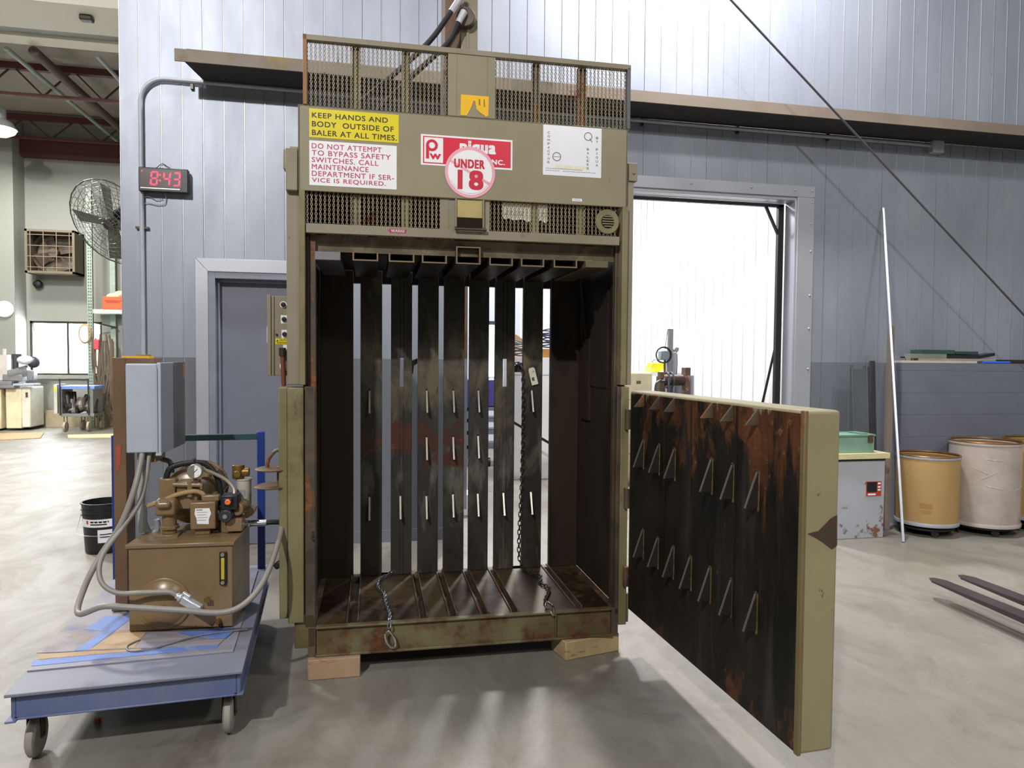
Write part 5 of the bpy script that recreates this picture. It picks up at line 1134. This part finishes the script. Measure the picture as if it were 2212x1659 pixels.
b = B(); b.box(-.2, -.12, 0, .25, .14, .27).box(-.21, -.13, .0, .26, .15, .02); b.put('box', 'orange', T, bevel=.006)
b = B()
for k in range(3): b.box(-.17 + .02 * k, -.123, .18 - k * .02, .18 - .03 * k, -.12, .19 - k * .02)
b.box(-.19, -.132, .0, .24, -.129, .015); b.put('print_lines', plain('dark orange ink', '#7a2a18', .6), T)
b = B(); b.sphere((-.02, 0, .27), .12, 16, (1.25, .9, .7)).sphere((.1, .02, .33), .11, 16, (1.2, .9, .7)); b.put('bundle', 'tan', T)
b = B()
for k in range(4): b.tube([(-5.71 + .12 * math.cos(R(a)) * (1 - .05 * k), 15.93 - .006 * k, 1.95 + .2 * math.sin(R(a)) * (1 - .04 * k)) for a in range(0, 360, 30)], .01, 6, 3, closed=True)
tag(b.put('rope_coil', plain('tan rope', '#a88a5c', .7)), 'tan rope coil hanging on the rack upright beside the bright window', 'rope')
b = B(); rr = random.Random(5)
for k in range(22):
    x = -5.56 + rr.random() * .4; b.tube([(x, 15.92 - .03 * rr.random(), 1.95 - .3 * rr.random()), (x + (rr.random() - .4) * .12, 15.9, 1.3), (x + (rr.random() - .3) * .2, 15.9, .7), (x + (rr.random() - .3) * .25, 15.92, .12 + .3 * rr.random())], .012 + .01 * rr.random(), 6, 4)
tag(b.put('hanging_hoses', plain('brown hose bundle', '#5c4e40', .7)), 'bundle of brown hoses and cords hanging down from the green rack', 'hoses')
b = B(); b.box(-5.53, 15.84, 1.62, -5.42, 15.88, 1.84); tag(b.put('red_pouch', plain('red pouch', '#c4424a', .6), bevel=.02), 'red pouch hanging among the brown hoses', 'pouch')
# utility cart in the distance
T = thing('utility_cart', 'small two-deck utility cart loaded with dark parts in front of the far window', 'cart', (-5.6, 15.35, 0))
b = B(); b.box(-.26, -.25, .30, .33, .3, .355); b.put('deck', 'greyarm', T, bevel=.004)
b = B(); b.box(-.30, -.25, .84, .34, .3, .90); b.put('deck', plain('blue edged deck', '#6d8fd0', .5), T, bevel=.004)
for x in (-.30, .25): b = B(); b.box(x, -.24, .355, x + .06, .28, .84); b.put('side_panel', 'greyarm', T)
b = B(); b.box(-.40, -.2, .36, -.34, .2, .93); b.put('side_board', plain('pale board', '#b9b9ae', .6), T)
b = B(); b.box(-.4, -.202, .8, -.36, -.2, .88); b.put('yellow_mark', 'yellow', T)
b = B(); b.tube([(-.26, -.28, .33), (-.26, -.28, .98), (-.22, -.28, 1.03), (.2, -.28, 1.03), (.24, -.28, .98), (.24, -.28, .33)], .014, 8, 3); b.put('push_handle', 'dsteel', T)
for x, yy in ((-.2, -.2), (.22, -.2), (-.05, .25), (.3, .25)):
    b = B(); b.cyl((x - .02, yy, .10), (x + .02, yy, .10), .10, n=20).box(x - .03, yy - .02, .1, x - .025, yy + .02, .3).box(x + .025, yy - .02, .1, x + .03, yy + .02, .3); b.put('wheel', plain('beige wheel', '#9a8f7a', .6), T)
T = thing('machine_parts', 'dark jumble of machine parts on the lower deck of the utility cart', 'parts', (-5.6, 15.35, .356)); rr = random.Random(8)
for k in range(14):
    b = B(); p = Vector((-.2 + .036 * k, -.2 + .22 * rr.random(), .03 + .1 * rr.random())); q = p + Vector(((rr.random() - .5) * .25, .12, .1 + .28 * rr.random())); b.cyl(p, q, .035 + .05 * rr.random(), n=12).cyl(p, p + Vector((.07, 0, .02)), .07, n=10); b.put('part', plain('part %d tone' % (k % 4), ('#1f1b1a', '#332b28', '#4d4541', '#6a625c')[k % 4], .5, .3), T, bevel=.006)
# machine at the far left
T = thing('machine_tool', 'cream and grey machine tool with table at the far left of the hall', 'machine', (-7.0, 15.6, 0))
b = B(); b.box(-7.0, 15.5, .04, -6.72, 16.1, .84); b.put('pedestal', 'cream', T, world=True, bevel=.02)
b = B(); b.box(-6.72, 15.5, .06, -6.56, 16.1, .86); pd = b.put('pedestal_side', plain('pale cream side', '#d8d4c6', .5), T, world=True, bevel=.02)
b = B(); b.box(-6.64, 15.492, .66, -6.6, 15.5, .76); b.put('switch', plain('brown switch', '#5b3a34', .5), pd, world=True)
b = B(); b.box(-7.5, 15.45, .04, -7.06, 16.0, .84); lp = b.put('pedestal', 'cream', T, world=True, bevel=.02)
b = B()
for k in range(6): b.box(-7.4, 15.445, .1 + k * .06, -7.08, 15.452, .125 + k * .06)
b.put('louvres', 'dsteel', lp, world=True)
b = B(); b.box(-7.5, 15.4, .84, -6.8, 16.1, .9).box(-7.5, 15.42, .9, -6.85, 16.0, .98); b.put('table', 'greyarm', T, world=True, bevel=.01)
b = B(); b.box(-7.05, 15.5, .98, -6.7, 15.8, 1.12).cyl((-6.95, 15.6, 1.1), (-6.62, 15.6, 1.2), .11, n=18).box(-6.62, 15.5, 1.0, -6.5, 15.7, 1.2); b.put('head', 'greyarm', T, world=True, bevel=.02)
b = B(); b.sphere((-6.66, 15.55, 1.4), .13, 16, (1.1, 1, .7)); b.put('cover', plain('white cover', '#e2e2e6', .4), T, world=True)
b = B(); b.sphere((-6.55, 15.65, 1.36), .12, 14).cyl((-6.85, 15.6, 1.15), (-6.85, 15.6, 1.5), .06, n=14).box(-6.9, 15.55, 1.42, -6.72, 15.7, 1.52); b.put('motor', 'dgrey', T, world=True)
b = B(); b.box(-7.12, 15.55, 1.0, -6.98, 15.7, 1.5).cyl((-7.05, 15.6, 1.5), (-7.05, 15.6, 1.62), .03); b.put('column', plain('pale column', '#b9b4ac', .5), T, world=True)
b = B(); b.box(-6.82, 15.4, .9, -6.45, 15.7, .935); b.put('side_table', 'enclosure', T, world=True)
b = B(); b.lathe((-7.16, 15.88, 2.42), [(0, -.03), (.15, -.03), (.17, 0), (.15, .01)], (0, 1, 0), 28); tag(b.put('round_light', plain('white dial', '#f0f0ec', .4)), 'round white dial on the pilaster at the left edge', 'dial')
MAT_ = 'floor mats in the left hall'
b = B(); b.prism([(-7.3, 14.25, .001), (-6.35, 13.75, .001), (-5.75, 13.95, .001), (-6.1, 14.95, .001), (-7.2, 14.9, .001)], (0, 0, .012)); tag(b.put('floor_mat', plain('tan mat', '#a98f6a', .8)), 'tan floor mat before the machine tool at far left', 'mat', MAT_)
b = B(); b.prism([(-5.5, 14.45, .001), (-4.1, 14.6, .001), (-4.0, 13.95, .001), (-5.3, 13.95, .001)], (0, 0, .012)); tag(b.put('floor_mat', 'tan'), 'tan floor mat right of the utility cart', 'mat', MAT_)
# overhead in the left hall
T = thing('white_duct', 'wide white boxed duct running across under the left roof', 'duct', (-6, 10.5, 6.0))
b = B(); b.box(-11.95, 10.06, 6.0, -1.82, 10.93, 6.5); b.put('box_section', 'duct', T, world=True)
b = B(); b.box(-11.95, 10.94, 6.04, -1.82, 11.19, 6.295); b.put('shadow_gap', 'farwall', T, world=True)
tag(B().box(-11.95, 11.2, 6.0, -1.82, 11.5, 6.298).put('white_beam', 'duct', bevel=.004), 'narrow white beam parallel to and behind the wide white duct', 'beam')
b = B(); b.box(-3.72, 10.3, 5.93, -3.56, 10.42, 6.0); tag(b.put('ceiling_box', 'dsteel', bevel=.02), 'small dark box fixed under the white duct', 'junction box')
for k, (yy, zt, zb_, lab) in enumerate(((13.05, 6.25, 5.79, 'red oxide roof truss nearest behind the white beam'), (15.6, 6.2, 5.8, 'red oxide roof truss close to the far wall'))):
    T = thing('roof_truss', lab, 'truss', (-6, yy, zb_), 0, 'roof trusses of the left hall')
    b = B(); b.box(-12, yy - .05, zt - .06, -1.82, yy + .05, zt + .05); b.put('top_chord', 'redsteel', T, world=True)
    b = B(); b.box(-12, yy - .03, zb_ - .025, -1.82, yy + .03, zb_ + .025); b.put('bottom_chord', 'redsteel', T, world=True)
    b = B(); x = -12.0
    while x < -2.4: b.bar((x, yy, zt), (x + .45, yy, zb_), .025, .025).bar((x + .45, yy, zb_), (x + .9, yy, zt), .025, .025); x += .9
    b.put('web_bars', 'redsteel', T, world=True)
tag(B().box(-12, 16.2, 5.6, -1.82, 16.4, 5.95).put('red_beam', 'redsteel'), 'deep red steel beam along the top of the far wall', 'beam')
for k, (x, r, mt, lab) in enumerate(((-5.1, .035, 'greenrack', 'pale slim pipe running along the left roof, leftmost of the pipes'), (-4.75, .07, 'fanbrown', 'thick brownish pipe under the left roof'), (-3.9, .03, 'galv', 'thin grey pipe under the left roof, nearest the wall corner'))):
    b = B(); b.cyl((x, 11.5, 5.92), (x, 16.38, 5.98), r, n=12); tag(b.put('roof_pipe', mt), lab, 'pipe', 'pipes under the left roof')
T = thing('high_bay_lamp', 'glowing high-bay lamp at the left edge under the roof', 'lamp', (-6.33, 14.0, 5.45))
b = B(); b.lathe((0, 0, 0), [(0, -.1), (.12, -.09), (.22, -.03), (.25, .03), (.24, .05)], n=32); b.put('lens', 'lampglow', T)
b = B(); b.lathe((0, 0, 0), [(.255, .03), (.2, .14), (.1, .2), (.1, .36), (0, .36)], n=32).cyl((0, 0, .36), (0, 0, .85), .012); b.put('housing', 'alu', T)
